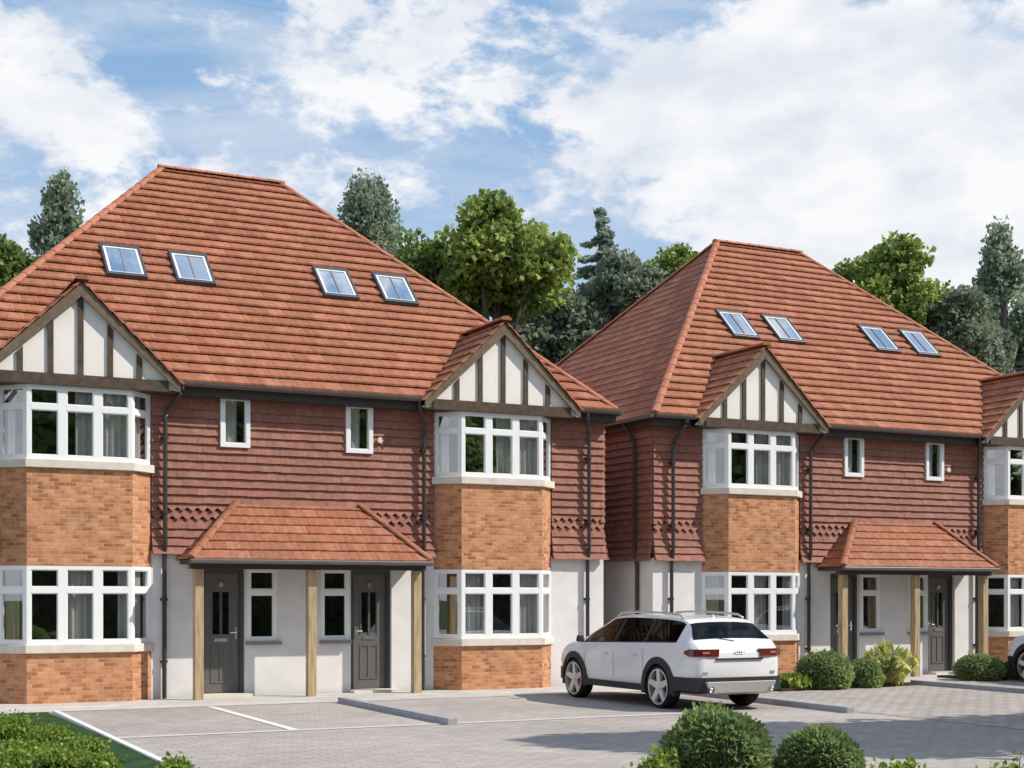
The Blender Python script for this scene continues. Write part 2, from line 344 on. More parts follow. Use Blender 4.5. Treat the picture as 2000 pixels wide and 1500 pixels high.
def make_house():
    H = empty('semi_detached_houses', (0, 0, 0))
    bays = [-BX, BX]
    door = [(-1.68, -.93), (.93, 1.68)]; lw = [(-.90, -.38), (.38, .90)]; uw = [(-1.36, -.86), (.82, 1.31)]
    g_ops = [(x-1.1, x+1.1, .0, 2.12) for x in bays] + [(a, b, .02, 2.12) for a, b in door] + [(a, b, .88, 2.12) for a, b in lw]
    u_ops = [(x-1.1, x+1.1, 3.7, 4.9) for x in bays] + [(a+.03, b-.03, 4.13, 4.92) for a, b in uw]
    w = MB(); wall_sheet(w, -WX, WX, -.05, 2.38, 0, .22, g_ops)
    for s in (-1, 1): w.box(min(s*WX, s*(WX-.22)), max(s*WX, s*(WX-.22)), .2205, DEP, -.05, 2.38)
    w.box(-WX+.2205, WX-.2205, DEP-.22, DEP, -.05, 2.38)
    w.build('wall', 'render', H)
    w = MB(); wall_sheet(w, -WX+.004, WX-.004, 2.382, 5.02, .004, .22, u_ops)
    for s in (-1, 1): w.box(min(s*(WX-.004), s*(WX-.22)), max(s*(WX-.004), s*(WX-.22)), .2205, DEP, 2.382, 5.02)
    w.box(-WX+.2205, WX-.2205, DEP-.22, DEP-.004, 2.382, 5.02)
    w.build('upper_wall', 'under', H)
    w = MB()
    w.box(-WX+.23, WX-.23, .23, DEP-.23, -.02, .02); w.box(-WX+.23, WX-.23, .23, DEP-.23, 2.36, 2.52); w.box(-WX+.23, WX-.23, .23, DEP-.23, 4.96, 5.02)
    for z0, z1 in ((.021, 2.359), (2.521, 4.959)):
        w.box(-.08, .08, .23, DEP-.23, z0, z1); w.box(-WX+.23, -.081, 3.9, 4.0, z0, z1); w.box(.081, WX-.23, 3.9, 4.0, z0, z1)
        for s in (-1, 1): w.box(min(s*2.05, s*2.15), max(s*2.05, s*2.15), .23, 3.89, z0, z1)
    w.build('interior_wall', 'inside', H)
    # tile hanging: front, both sides, back
    t = MB()
    ops = [(x-BWW+WX, x+BWW+WX, 2.2, 5.1) for x in bays] + [(a+WX, b+WX, 4.08, 4.95) for a, b in uw]
    hung_tiles(t, (-WX, 0, 0), (1,0,0), (0,-1,0), 2*WX, 2.33, 19, ops, seed=1)
    hung_tiles(t, (-WX, DEP, 0), (0,-1,0), (-1,0,0), DEP, 2.33, 19, [], seed=2)
    hung_tiles(t, (WX, 0, 0), (0,1,0), (1,0,0), DEP, 2.33, 19, [], seed=3)
    t.build('tile_cladding', 'clad', H)
    # main roof
    rf = MB(); sl = math.hypot(RY-EY, RZ-EZ); wt = 2*EX; hs = (EX-RX)/sl; BY = 2*RY-EY
    roof_tiles(rf, (-EX, EY, EZ), (1,0,0), (0, RY-EY, RZ-EZ), wt, sl, lambda w: hs*w, lambda w: wt-hs*w, seed=4)
    roof_tiles(rf, (EX, BY, EZ), (-1,0,0), (0, RY-BY, RZ-EZ), wt, sl, lambda w: hs*w, lambda w: wt-hs*w, seed=5)
    s2 = math.hypot(EX-RX, RZ-EZ); wd = BY-EY; hh = (RY-EY)/s2
    roof_tiles(rf, (-EX, BY, EZ), (0,-1,0), (EX-RX, 0, RZ-EZ), wd, s2, lambda w: hh*w, lambda w: wd-hh*w, seed=6, lift=.028)
    roof_tiles(rf, (EX, EY, EZ), (0,1,0), (RX-EX, 0, RZ-EZ), wd, s2, lambda w: hh*w, lambda w: wd-hh*w, seed=7, lift=.028)
    roof = rf.build('roof', 'roof', H)
    dk = MB(); z = -.02
    A, B, C, D = (-EX,EY,EZ+z), (EX,EY,EZ+z), (EX,BY,EZ+z), (-EX,BY,EZ+z); P, Q = (-RX,RY,RZ+z), (RX,RY,RZ+z)
    dk.poly([A,B,Q,P]); dk.poly([B,C,Q]); dk.poly([C,D,P,Q]); dk.poly([D,A,P]); dk.poly([(-EX,EY,EZ-.03),(-EX,BY,EZ-.03),(EX,BY,EZ-.03),(EX,EY,EZ-.03)])
    dk.build('roof_deck', 'under', roof)
    hp = MB(); ridge_run(hp, (-RX-.05,RY,RZ+.06), (RX+.05,RY,RZ+.06), rad=.085, seed=1)
    for i, (e, r_) in enumerate((((-EX,EY,EZ), (-RX,RY,RZ)), ((EX,EY,EZ), (RX,RY,RZ)), ((EX,BY,EZ), (RX,RY,RZ)), ((-EX,BY,EZ), (-RX,RY,RZ)))):
        ridge_run(hp, Vector(e)+Vector((0,0,.05)), Vector(r_)+Vector((0,0,.05)), rad=.082, seed=i)
    hp.build('hip_tiles', 'hip', roof, smooth=False)
    # fascia, soffit and gutters
    runs = [(-EX-.03, -BX-1.56), (-BX+1.56, BX-1.56), (BX+1.56, EX+.03)]
    g = MB(); fa = MB()
    for a, b in runs:
        n0 = len(g.v); k = 8
        for x in (a, b):
            for j in range(k+1):
                tt = math.pi + math.pi*j/k; g.v.append((x, EY-.085+math.cos(tt)*.062, EZ+.0+math.sin(tt)*.07))
        for j in range(k): g.f.append((n0+j, n0+j+1, n0+k+2+j, n0+k+1+j))
        g.f.append(tuple(range(n0, n0+k+1))); g.f.append(tuple(range(n0+k+1, n0+2*k+2))[::-1])
        fa.box(a+.03, b-.03, EY+.02, EY+.045, EZ-.20, EZ-.035)
    for s in (-1, 1):
        g.box(min(s*(EX+.01), s*(EX+.11)), max(s*(EX+.01), s*(EX+.11)), EY-.06, BY+.05, EZ-.07, EZ+.0)
        fa.box(min(s*(EX-.045), s*(EX-.02)), max(s*(EX-.045), s*(EX-.02)), EY+.046, BY, EZ-.20, EZ-.035)
    fa.box(-EX+.046, EX-.046, EY+.046, -.045, EZ-.198, EZ-.18)
    for s in (-1, 1): fa.box(min(s*(EX-.046), s*(WX+.045)), max(s*(EX-.046), s*(WX+.045)), -.0445, BY-.05, EZ-.198, EZ-.18)
    g.build('gutter', 'gutter', H); fa.build('fascia', 'fascia', H)
    # downpipes
    def pipe(x, y0=EY-.085, dx=0.0):
        p = MB(); yp = -.125; x2 = x+dx
        p.tube([(x, y0, EZ-.04), (x, y0, EZ-.13), (x+.1*dx, y0+.02, EZ-.18), (x+.9*dx, yp-.02, EZ-.46), (x2, yp, EZ-.54), (x2, yp, 2.52), (x2, yp+.02, 2.42), (x2, yp+.055, 2.30), (x2, -.07, 2.2), (x2, -.07, .0)], .036, 10)
        for zz in (4.2, 3.0, 1.6, .6):
            yy = yp if zz > 2.5 else -.07; p.tube([(x2, yy, zz-.025), (x2, yy, zz+.025)], .046, 10); p.box(x2-.06, x2+.06, yy+.02, yy+.05 if zz < 2.5 else -.04, zz-.02, zz+.02)
        return p.build('downpipe', 'black', H, smooth=False)
    pipe(-2.06, dx=-.22); pipe(2.06, dx=.18); pipe(5.40, dx=.16); pipe(-5.40, dx=-.16)
    for s in (-1, 1):
        p = MB(); xo = s*(EX+.06); xi = s*(WX+.115)
        p.tube([(xo, .75, EZ-.05), (xo, .72, EZ-.14), (xi, .5, EZ-.42), (xi, .48, EZ-.5), (xi, .48, 2.5), (s*(WX+.06), .48, 2.25), (s*(WX+.06), .48, 0)], .036, 10)
        p.build('downpipe', 'black', H)
    # gables over the bays
    for bi, bx in enumerate(bays):
        yw = -.372; zb = 4.90; ap = 6.50; hw = 1.55; tp = (ap-5.02)/hw       # roof plane under tiles: z = ap - tp*|dx|
        gp = MB(); half = (ap-.10-zb-.02)/tp
        gp.hexa([(bx-half,yw,zb+.02),(bx+half,yw,zb+.02),(bx,yw,ap-.10)][::1], [(bx-half,yw+.06,zb+.02),(bx+half,yw+.06,zb+.02),(bx,yw+.06,ap-.10)])
        gable = gp.build('gable', 'cream', H)
        tm = MB()
        for o in (-.90, -.45, 0, .45, .90):
            top = ap - .22 - tp*abs(o) + (.03 if o == 0 else 0); tm.hexa([(bx+o-.042,yw-.035,zb+.17),(bx+o+.042,yw-.035,zb+.17),(bx+o+.042,yw-.002,zb+.17),(bx+o-.042,yw-.002,zb+.17)],
                [(bx+o-.042,yw-.035,top-tp*(-.042 if o>0 else .042)*(1 if o else -1)),(bx+o+.042,yw-.035,top-tp*(.042 if o>0 else -.042)*(1 if o else -1)),(bx+o+.042,yw-.002,top-tp*(.042 if o>0 else -.042)*(1 if o else -1)),(bx+o-.042,yw-.002,top-tp*(-.042 if o>0 else .042)*(1 if o else -1))])
        tm.box(bx-1.36, bx+1.36, yw-.05, yw-.0025, zb+.0, zb+.168)
        tm.build('timber_framing', 'timber', gable)
        bb = MB()
        for s in (-1, 1):
            xo = bx+s*(hw-.015); zt = ap-tp*(hw-.015); zo = ap; dz = .19
            pts = lambda y: [(xo,y,zt-dz+.04),(bx,y,zo-dz-.03),(bx,y,zo-.015),(xo,y,zt-.015)]
            f = pts(-.47); k_ = pts(-.43)
            if s > 0: f = f[::-1]; k_ = k_[::-1]
            bb.hexa(f, k_)
        bb.build('bargeboard', 'barge', gable)
        so = MB(); so.box(bx-1.50, bx+1.50, -.428, -.05, zb-.012, zb-.001)
        so.build('soffit', 'fascia', gable)
        gr = MB(); slg = math.hypot(hw, hw*tp); yf = -.50; back = lambda z: EY + (z-EZ)*(RY-EY)/(RZ-EZ)
        for s in (-1, 1):
            O = (bx+s*hw, yf, ap-tp*hw) if s < 0 else (bx+s*hw, yf, ap-tp*hw)
            roof_tiles(gr, O, (0,1,0), (-s*hw, 0, hw*tp), 2.2, slg, lambda w: 0.0, lambda w: max(.12, back(ap-tp*hw + w/slg*hw*tp)-yf+.16), gauge=.25, tw=.25, lift=.045, seed=20+bi*2+s)
        ridge_run(gr, (bx, yf-.01, ap+.05), (bx, back(ap)+.12, ap+.05), rad=.10, seed=bi)
        gr.build('gable_roof', 'roof', gable)
        ud = MB()
        for s in (-1, 1):
            ud.poly([(bx+s*hw, yf+.02, ap-tp*hw-.012), (bx, yf+.02, ap-.012), (bx, back(ap)+.1, ap-.012), (bx+s*hw, .0, ap-tp*hw-.012)])
        ud.build('gable_deck', 'under', gable)
        # bay: brick below and between the windows
        def plan(g, y_back=.0): return [(bx-BWW-g, y_back), (bx-BW-g*.42, BD-g), (bx+BW+g*.42, BD-g), (bx+BWW+g, y_back)]
        for z0, z1, nm in ((-.05, .775, 'bay_wall'), (2.125, 3.635, 'bay_wall')):
            b = MB(); p = plan(0); b.hexa([(x,y,z0) for x,y in p], [(x,y,z1) for x,y in p])
            b.build(nm, 'brick', H)
        for lvl, (z0, z1, ztr) in enumerate(((.905, 2.12, 1.745), (3.75, 4.893, 4.555))):
            fr = MB(); gl = MB(); p = plan(-.005)
            frame_on_line(fr, gl, p[0], p[1], z0, z1, 1, .17, .065, ztr)
            frame_on_line(fr, gl, p[1], p[2], z0+.0003, z1-.0003, 3, .13, .062, ztr)
            frame_on_line(fr, gl, p[2], p[3], z0, z1, 1, .17, .065, ztr)
            win = fr.build('bay_window', 'upvc', H)
            gl.build('glass', 'glass', win)
            sl_ = MB(); q = plan(.055, -.045 if lvl else 0); sl_.hexa([(x,y,z0-.13) for x,y in q], [(x,y,z0-.002) for x,y in q])
            sl_.build('sill', 'stone', win, bevel=.008)
            for k, seg in enumerate([[(-.05,-.20),(.78,-.22),(1.0,-.02)], [(-1.02,.0),(-.9,-.10)]] if lvl else ([[(-.24,-.21),(.22,-.21)], [(.60,-.21),(.80,-.21),(1.0,.0)], [(-1.04,.02),(-.86,-.14)]] if bi == 0 else [[(-.74,-.22),(-.30,-.22)],[(.28,-.21),(.78,-.21),(1.0,.0)]])):
                c = MB(); drape(c, [(bx+x, y) for x, y in seg], z0+.03, z1-.05, seed=k)
                c.build('curtain', 'curtain2' if (lvl == 0 and k == 2) else 'curtain', win, smooth=True)
    # small upper windows
    for a, b in uw:
        fr = MB(); gl = MB(); frame_on_line(fr, gl, (a, -.075), (b, -.075), 4.10, 4.945, 1, .1, .07, None, depth=.14)
        wn = fr.build('window', 'upvc', H); gl.build('glass', 'glass', wn)
        c = MB(); drape(c, [(a+.05, .06), (b-.18, .06)], 4.15, 4.9, amp=.012, wave=.09); c.build('curtain', 'curtain', wn, smooth=True)
    for a, b in lw:
        fr = MB(); gl = MB(); frame_on_line(fr, gl, (a+.002, -.012), (b-.002, -.012), .90, 2.118, 1, .1, .06, 1.72, depth=.09)
        wn = fr.build('window', 'upvc', H); gl.build('glass', 'glass', wn)
        s_ = MB(); s_.box(a-.02, b+.06 if a < 0 else b+.02, -.085, .05, .845, .898); s_.build('sill', 'slate', wn)
    # doors
    for a, b in door:
        df = MB(); yd = .12
        for x0, x1, z0, z1 in ((a+.002,a+.07,.03,2.115),(b-.07,b-.002,.03,2.115),(a+.0705,b-.0705,2.03,2.115)): df.box(x0, x1, yd-.05, yd+.08, z0, z1)
        lf = MB(); x0, x1 = a+.073, b-.073; wdt = x1-x0; g0 = .16; gw = .135
        wall_sheet(lf, x0, x1, .055, 2.027, yd, yd+.045, [(x0+g0, x0+g0+gw, 1.02, 1.72), (x1-g0-gw, x1-g0, 1.02, 1.72)])
        leaf = lf.build('door', 'door', H); df.build('door_frame', 'doorframe', leaf)
        mo = MB()
        for u in (x0+g0, x1-g0-gw):
            for zz in ((.22, .82),):
                mo.box(u-.03, u+gw+.03, yd-.012, yd-.001, zz[0], zz[0]+.03); mo.box(u-.03, u+gw+.03, yd-.012, yd-.001, zz[1]-.03, zz[1]); mo.box(u-.03, u, yd-.012, yd-.001, zz[0]+.0305, zz[1]-.0305); mo.box(u+gw, u+gw+.03, yd-.012, yd-.001, zz[0]+.0305, zz[1]-.0305)
            mo.box(u-.025, u-.001, yd-.014, yd-.001, 1.0, 1.74); mo.box(u+gw+.001, u+gw+.025, yd-.014, yd-.001, 1.0, 1.74)
        mo.build('moulding', 'door', leaf)
        gz = MB()
        for u in (x0+g0, x1-g0-gw): gz.poly([(u,yd+.02,1.02),(u+gw,yd+.02,1.02),(u+gw,yd+.02,1.72),(u,yd+.02,1.72)])
        gz.build('glass', 'glass', leaf)
        kn = MB(); kx = (x0+x1)/2; kn.tube([(kx, yd-.035, 1.84), (kx, yd-.002, 1.84)], .042, 14); kn.build('knocker', 'chrome', leaf)
        lp = MB(); lp.box(kx-.11, kx+.11, yd-.012, yd-.001, .90, .955); lp.build('letter_plate', 'chrome', leaf)
        hx = x1-.05 if a < 0 else x0+.05
        hd = MB(); hd.box(hx-.016, hx+.016, yd-.012, yd-.001, .94, 1.14); hd.tube([(hx, yd-.012, 1.05), (hx, yd-.06, 1.05), (hx+(-.11 if a < 0 else .11), yd-.06, 1.05)], .011, 8); hd.build('handle', 'chrome', leaf)
        th = MB(); th.box(a-.05, b+.05, -.30, .10, -.01, .05); th.build('doorstep', 'stone', H)
    # round wall vent beside the second upper window
    v = MB(); v.tube([(1.44, -.09, 4.34), (1.44, -.03, 4.34)], .05, 14); v.build('vent', 'stone', H)
    # porch
    pe, pf, pz, pr, prz = 2.05, -.84, 2.24, 1.09, 3.17
    pm = MB(); dy = -.03-pf; sp = math.hypot(dy, prz-pz); hx = (pe-pr)/sp
    roof_tiles(pm, (-pe, pf, pz), (1,0,0), (0, dy, prz-pz), 2*pe, sp, lambda w: hx*w, lambda w: 2*pe-hx*w, gauge=.19, tw=.24, lift=.042, seed=31)
    ss = math.hypot(pe-pr, prz-pz)
    roof_tiles(pm, (-pe, -.03, pz), (0,-1,0), (pe-pr, 0, prz-pz), dy, ss, lambda w: 0, lambda w: dy*(1-w/ss), gauge=.23, tw=.24, lift=.042, seed=32)
    roof_tiles(pm, (pe, pf, pz), (0,1,0), (pr-pe, 0, prz-pz), dy, ss, lambda w: dy*w/ss, lambda w: dy, gauge=.23, tw=.24, lift=.042, seed=33)
    ridge_run(pm, (-pe, pf, pz+.05), (-pr, -.04, prz+.05), rad=.075, seg=.26); ridge_run(pm, (pe, pf, pz+.05), (pr, -.04, prz+.05), rad=.075, seg=.26)
    po = pm.build('porch_roof', 'roof', H)
    d = MB(); d.poly([(-pe,pf,pz-.012),(pe,pf,pz-.012),(pr,-.03,prz-.012),(-pr,-.03,prz-.012)]); d.poly([(-pe,pf,pz-.012),(-pr,-.03,prz-.012),(-pe,-.03,pz-.012)]); d.poly([(pe,pf,pz-.012),(pe,-.03,pz-.012),(pr,-.03,prz-.012)])
    d.build('porch_deck', 'under', po)
    d = MB(); d.box(-pe+.02, pe-.02, pf+.02, -.045, pz-.075, pz-.02); d.box(-pe+.03, pe-.03, pf+.12, pf+.26, pz-.155, pz-.076); d.build('porch_beam', 'fascia', po)
    d = MB(); d.box(-pe-.03, pe+.03, pf-.085, pf+.005, pz-.075, pz+.0); d.build('porch_gutter', 'gutter', po, bevel=.02)
    for x in (-1.877, 0.0, 1.877):
        d = MB(); d.box(x-.072, x+.072, -.70, -.56, .0, pz-.157); d.build('porch_post', 'oak', po, bevel=.008)
    # skylights on the front slope
    m = (RZ-EZ)/(RY-EY); W = Vector((0, 1, m)).normalized(); Nn = Vector((0, -m, 1)).normalized()
    for xc in (-2.48, -1.28, 1.41, 2.60):
        y0, y1 = 1.79, 2.48; z0 = EZ + (y0-EY)*m; O = Vector((xc, y0, z0)); sl2 = (y1-y0)/W.y; hw2 = .345
        def bx(mb, x0, x1, w0, w1, h0, h1):
            q = lambda x, w_, h: tuple(O + Vector((x,0,0)) + W*w_ + Nn*h)
            mb.hexa([q(x0,w0,h0),q(x1,w0,h0),q(x1,w1,h0),q(x0,w1,h0)], [q(x0,w0,h1),q(x1,w0,h1),q(x1,w1,h1),q(x0,w1,h1)])
        f = MB(); bx(f, -hw2, hw2, 0, .075, -.01, .112); bx(f, -hw2, hw2, sl2-.075, sl2, -.01, .112); bx(f, -hw2, -hw2+.045, .0752, sl2-.0752, -.01, .112); bx(f, hw2-.045, hw2, .0752, sl2-.0752, -.01, .112)
        sk = f.build('skylight', 'skyframe', H, bevel=.006)
        s_ = MB()
        for a0, a1, b0, b1 in ((-hw2+.0455,hw2-.0455,.0755,.105),(-hw2+.0455,hw2-.0455,sl2-.105,sl2-.0755),(-hw2+.0455,-hw2+.085,.1055,sl2-.1055),(hw2-.085,hw2-.0455,.1055,sl2-.1055)): bx(s_, a0, a1, b0, b1, .02, .098)
        s_.build('sash', 'upvc', sk)
        b_ = MB(); bx(b_, -.012, .012, .106, sl2-.106, .086, .097); b_.build('glazing_bar', 'slate', sk)
        gl = MB(); q = lambda x, w_: tuple(O + Vector((x,0,0)) + W*w_ + Nn*.083); gl.poly([q(-hw2+.08,.09), q(hw2-.08,.09), q(hw2-.08,sl2-.09), q(-hw2+.08,sl2-.09)])
        gl.build('glass', 'skyglass', sk)
    return H
HY = 23.49
h1 = make_house(); h1.location = (7.878, HY, 0)
tag(h1, 'nearer pair of red-roofed brick and tile houses on the left, paved bays before its porch', 'house', 'pairs of semi-detached houses')
h2 = copy_tree(h1); h2.location = (20.853, HY+.012, 0)
tag(h2, 'farther pair of red-roofed houses on the right, clipped round bushes in front of its porch', 'house', 'pairs of semi-detached houses')

# ------------------------------------------------------------------ ground
def sheet(name, x0, x1, y0, y1, z, mat, **kw):
    o = MB().poly([(x0,y0,z),(x1,y0,z),(x1,y1,z),(x0,y1,z)]).build(name, mat); tag(o, kind='structure'); return o
M['meadow'] = plain('rough grass', (.055, .085, .03), .95, .1, var=.35, nscale=.6, bump=.5, bscale=5)
M['turf'] = plain('dark turf', (.028, .062, .022), .95, .1, var=.35, nscale=3, bump=.6, bscale=30)
sheet('ground', -500, 600, -500, 700, -.03, 'meadow')
sheet('driveway', -30, 60, -4, 23.3, 0, 'paving')
sheet('courtyard', 13.75, 60, -4, 21.44, .004, 'setts')
sheet('footpath', -4, 34, 21.45, 23.35, .005, 'path')
sheet('channel_strip', 3.56, 12.2, 17.09, 17.27, .005, 'strip')
sheet('lawn', -9, 3.44, 8.5, 21.3, .012, 'turf')
def kerb(name, label, a, b, w, h, mat, group=None):
    d = (Vector(b)-Vector(a)).normalized(); sd = Vector((-d.y, d.x)); o = MB()
    q = lambda p, s: (p[0]+sd.x*w/2*s, p[1]+sd.y*w/2*s)
    pl = [q(a,-1), q(b,-1), q(b,1), q(a,1)]
    ob = o.hexa([(*p, -.02) for p in pl], [(*p, h) for p in pl]).build(name, mat, bevel=.008); tag(ob, label, 'kerb', group); return ob
kerb('kerb', 'white kerb edging the dark green lawn at the left', (3.55, 21.3), (3.30, 8.5), .08, .035, 'kerb')
tag(MB().poly([(5.66,17.2,.006),(5.78,17.2,.006),(5.86,21.4,.006),(5.74,21.4,.006)]).build('parking_line', 'white_line'), kind='structure')
g = 'raised kerb bars between the parking bays'
kerb('kerb_bar', 'raised grey kerb bar on the paving before the nearer porch', (7.86, 21.35), (7.76, 16.99), .14, .085, 'bar', g)
kerb('kerb_bar', 'raised grey kerb bar emerging from under the white estate car', (13.78, 21.2), (13.56, 16.17), .14, .085, 'bar', g)
kerb('kerb_bar', 'raised grey kerb bar before the far porch, at the right edge of the photo', (19.0, 20.9), (18.9, 17.0), .14, .085, 'bar', g)

# ------------------------------------------------------------------ plants
def leaf_mesh(name, pts, sizes, mat, parent=None, aspect=1.6, droop=0.0, upright=0.0, dirs=None, seed=1):
    rng = np.random.default_rng(seed); n = len(pts); pts = np.asarray(pts)
    d = rng.normal(size=(n,3)); d[:,2] = d[:,2]*(1-upright) + upright*np.abs(d[:,2])*2.2 - droop*1.2
    if dirs is not None: d = d*.55 + dirs
    d /= np.linalg.norm(d,axis=1)[:,None]+1e-9
    r = rng.normal(size=(n,3)); s = np.cross(d, r); s /= np.linalg.norm(s,axis=1)[:,None]+1e-9
    nn = np.cross(d, s); sz = np.asarray(sizes)[:,None]
    a = pts - d*sz*aspect*.5; b = pts + s*sz*.5 + nn*sz*.12; c = pts + d*sz*aspect*.5; e = pts - s*sz*.5 + nn*sz*.12
    V = np.stack([a,b,c,e],1).reshape(-1,3).astype(np.float32)
    me = bpy.data.meshes.new(name); me.vertices.add(4*n); me.vertices.foreach_set('co', V.ravel())
    me.loops.add(4*n); me.loops.foreach_set('vertex_index', np.arange(4*n, dtype=np.int32)); me.polygons.add(n)
    me.polygons.foreach_set('loop_start', np.arange(0,4*n,4,dtype=np.int32)); me.polygons.foreach_set('loop_total', np.full(n,4,dtype=np.int32))
    me.update(); me.validate(); me.materials.append(M[mat])
    o = bpy.data.objects.new(name, me); COL.objects.link(o)
    if parent: o.parent = parent
    return o
M['lf_maple'] = leaf_mat('maple leaf', (.15,.22,.06), (.30,.38,.10), (.46,.53,.17), .5)
M['lf_green'] = leaf_mat('green leaf', (.10,.165,.05), (.20,.28,.085), (.30,.39,.13), .48)
M['lf_grey'] = leaf_mat('grey leaf', (.20,.26,.19), (.32,.39,.29), (.45,.50,.41), .48)  # pale lift of distant haze is put into this leaf colour
M['lf_dark'] = leaf_mat('dark leaf', (.15,.19,.14), (.24,.285,.205), (.34,.385,.28), .48)
M['lf_spruce'] = leaf_mat('spruce', (.27,.34,.29), (.37,.44,.38), (.47,.53,.47), .48)  # lightened too: haze over the far trees is mixed into the colour
M['lf_box'] = leaf_mat('box leaf', (.17,.24,.09), (.27,.36,.14), (.38,.46,.22), .5)
M['lf_shrub'] = leaf_mat('shrub leaf', (.13,.21,.035), (.26,.36,.06), (.42,.52,.13), .5)
M['lf_var'] = leaf_mat('variegated leaf', (.30,.36,.08), (.66,.66,.24), (.80,.78,.52), .5)
M['lf_hedge'] = leaf_mat('hedge leaf', (.03,.05,.02), (.05,.075,.03), (.08,.11,.05), .2)
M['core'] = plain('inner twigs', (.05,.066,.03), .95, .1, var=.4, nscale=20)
def in_ball(rng, n, hollow=.0):
    p = rng.normal(size=(n,3)); p /= np.linalg.norm(p,axis=1)[:,None]; r = (hollow**3 + (1-hollow**3)*rng.random(n))**(1/3); return p*r[:,None]
def trunk_mesh(parent, h, r, limbs, mat, seed, lean=.0):
    rnd = random.Random(seed); t = MB(); pth = [(0,0,-.1)]; k = 6
    for i in range(1, k+1): pth.append((lean*h*i/k + rnd.uniform(-.03,.03)*h*.5, rnd.uniform(-.02,.02)*h*.5, h*i/k))
    t.tube(pth, [r*(1.25-1.0*i/k) for i in range(k+1)], 8)
    for (z0, tgt) in limbs:
        b = Vector((lean*z0, 0, z0)); e = Vector(tgt); mid = (b+e)/2 + Vector((0,0,-.08*(e-b).length)); t.tube([b, mid, e], [r*.42, r*.28, r*.08], 6)
    return t.build('trunk', mat, parent, smooth=True)
def broad_tree(name, label, u, d, vtop, vbot, wpx, mat, leaf=.15, n=20000, clump=.5, seed=1, bark='bark', lobes=17, gap=.0, upright=0, loose=1.0, spire=0, xy=None, size=None):
    rng = np.random.default_rng(seed)
    x, y = xy or spot(u, d)
    if size: H, zb, rw = size
    else: H = hgt(vtop, d); zb = hgt(vbot, d); rw = wpx/2/FPX*d
    root = empty(name, (x, y, 0)); zc = (H+zb)/2; rz = (H-zb)/2
    cs = []
    for i in range(lobes):
        p = in_ball(rng, 1, .55)[0]; q = rng.uniform(.26,.44)
        if spire:
            zz = -1+2*(i+.5)/lobes; a_ = i*2.4; rr = (.75*(1-max(zz,-.4))/1.4+.06)*rng.uniform(.5,1.1); p = np.array([math.cos(a_)*rr, math.sin(a_)*rr, zz*.92]); q = rng.uniform(.13,.22); cs.append((p, q)); continue
        if i == 0: p = np.array([0,0,.62])
        if i == 1: p = np.array([0,0,0]); q = .50
        cs.append((p*(1-q), q))
    # leaf clumps inside the lobes
    ncl = max(60, min(420, n//60)); C = []
    for i in range(ncl):
        p, q = cs[rng.integers(len(cs))]; c = in_ball(rng, 1, .62)[0]*q*np.array([1,1,.55 if spire else 1]) + p; C.append(c*np.array([rw,rw,rz]))
    C = np.array(C); sc = clump*rng.uniform(.6,1.25,size=ncl)
    idx = rng.integers(ncl, size=n); P = C[idx] + in_ball(rng, n, .2)*sc[idx][:,None]*np.array([1.0,1.0,.8 if not upright else 1.6])*loose
    P[:,2] += zc
    sizes = leaf*rng.uniform(.6,1.3,size=n)
    dirs = (P-np.array([0,0,zc]))/np.array([rw,rw,rz]); 
    leaf_mesh('crown', P, sizes, mat, root, aspect=1.35, upright=.5 if upright else 0, dirs=dirs*.5, seed=seed)
    limbs = [(max(.5, zb*.8+rng.random()*rz*.5), tuple(np.array([0,0,zc]) + (p*np.array([rw,rw,rz])))) for p, q in cs[:10]]
    trunk_mesh(root, zc+rz*.55, .035*H*.5+.06, limbs, bark, seed)
    tag(root, label, 'tree', 'trees behind the houses'); return root
def conifer(name, label, u, d, vtop, vbot, wpx, mat, n=16000, seed=1, bare=0.0, bark='bark', needle=.13, taper=1.0, layers=16, loose=.55, rise=0.0):
    rng = np.random.default_rng(seed); x, y = spot(u, d); H = hgt(vtop, d); zb = hgt(vbot, d); rw = wpx/2/FPX*d
    root = empty(name, (x, y, 0)); P = []; Dv = []; limbs = []
    nbr = layers*7
    for k in range(nbr):
        t = (k+rng.random())/nbr; z = zb+(H-zb)*t; a = rng.random()*2*math.pi
        ln = rw*((1-t)**taper*.95+.05)*rng.uniform(.45,1.15); m = max(10, int(n/nbr*(ln/rw+.25)*1.5)); s = rng.random(m)**.75
        q = np.stack([np.cos(a)*s*ln, np.sin(a)*s*ln, z + rise*s*ln - .30*ln*s**2 + .16*ln*s**4], 1)
        q += rng.normal(size=(m,3))*np.array([1,1,.45])*loose*(.07+.13*ln)*(.35+s[:,None]*.65)
        P.append(q); Dv.append(np.tile([math.cos(a),math.sin(a),rise-.2],(m,1))); limbs.append((z, (math.cos(a)*ln*.85, math.sin(a)*ln*.85, z+(rise*.85-.2)*ln)))
    m = 90; P.append(np.stack([rng.normal(size=m)*.08, rng.normal(size=m)*.08, H - rng.random(m)*(H-zb)*.12],1)); Dv.append(np.tile([0,0,1.0],(m,1)))
    P = np.concatenate(P); leaf_mesh('crown', P, needle*rng.uniform(.6,1.3,size=len(P)), mat, root, aspect=2.2, dirs=np.concatenate(Dv), seed=seed)
    t = MB(); t.tube([(0,0,-.1),(0,0,H*.5),(0,0,H*.97)], [.018*H+.03,.012*H+.02,.02], 8)
    for z, e in limbs[::2]: t.tube([(0,0,z), e], [.05,.012], 5)
    t.build('trunk', bark, root, smooth=True)
    tag(root, label, 'tree', 'trees behind the houses'); return root
broad_tree('broadleaf_tree', 'leafy green tree at the far left edge behind the nearer roof', 0, 46, 450, 700, 150, 'lf_green', seed=11)
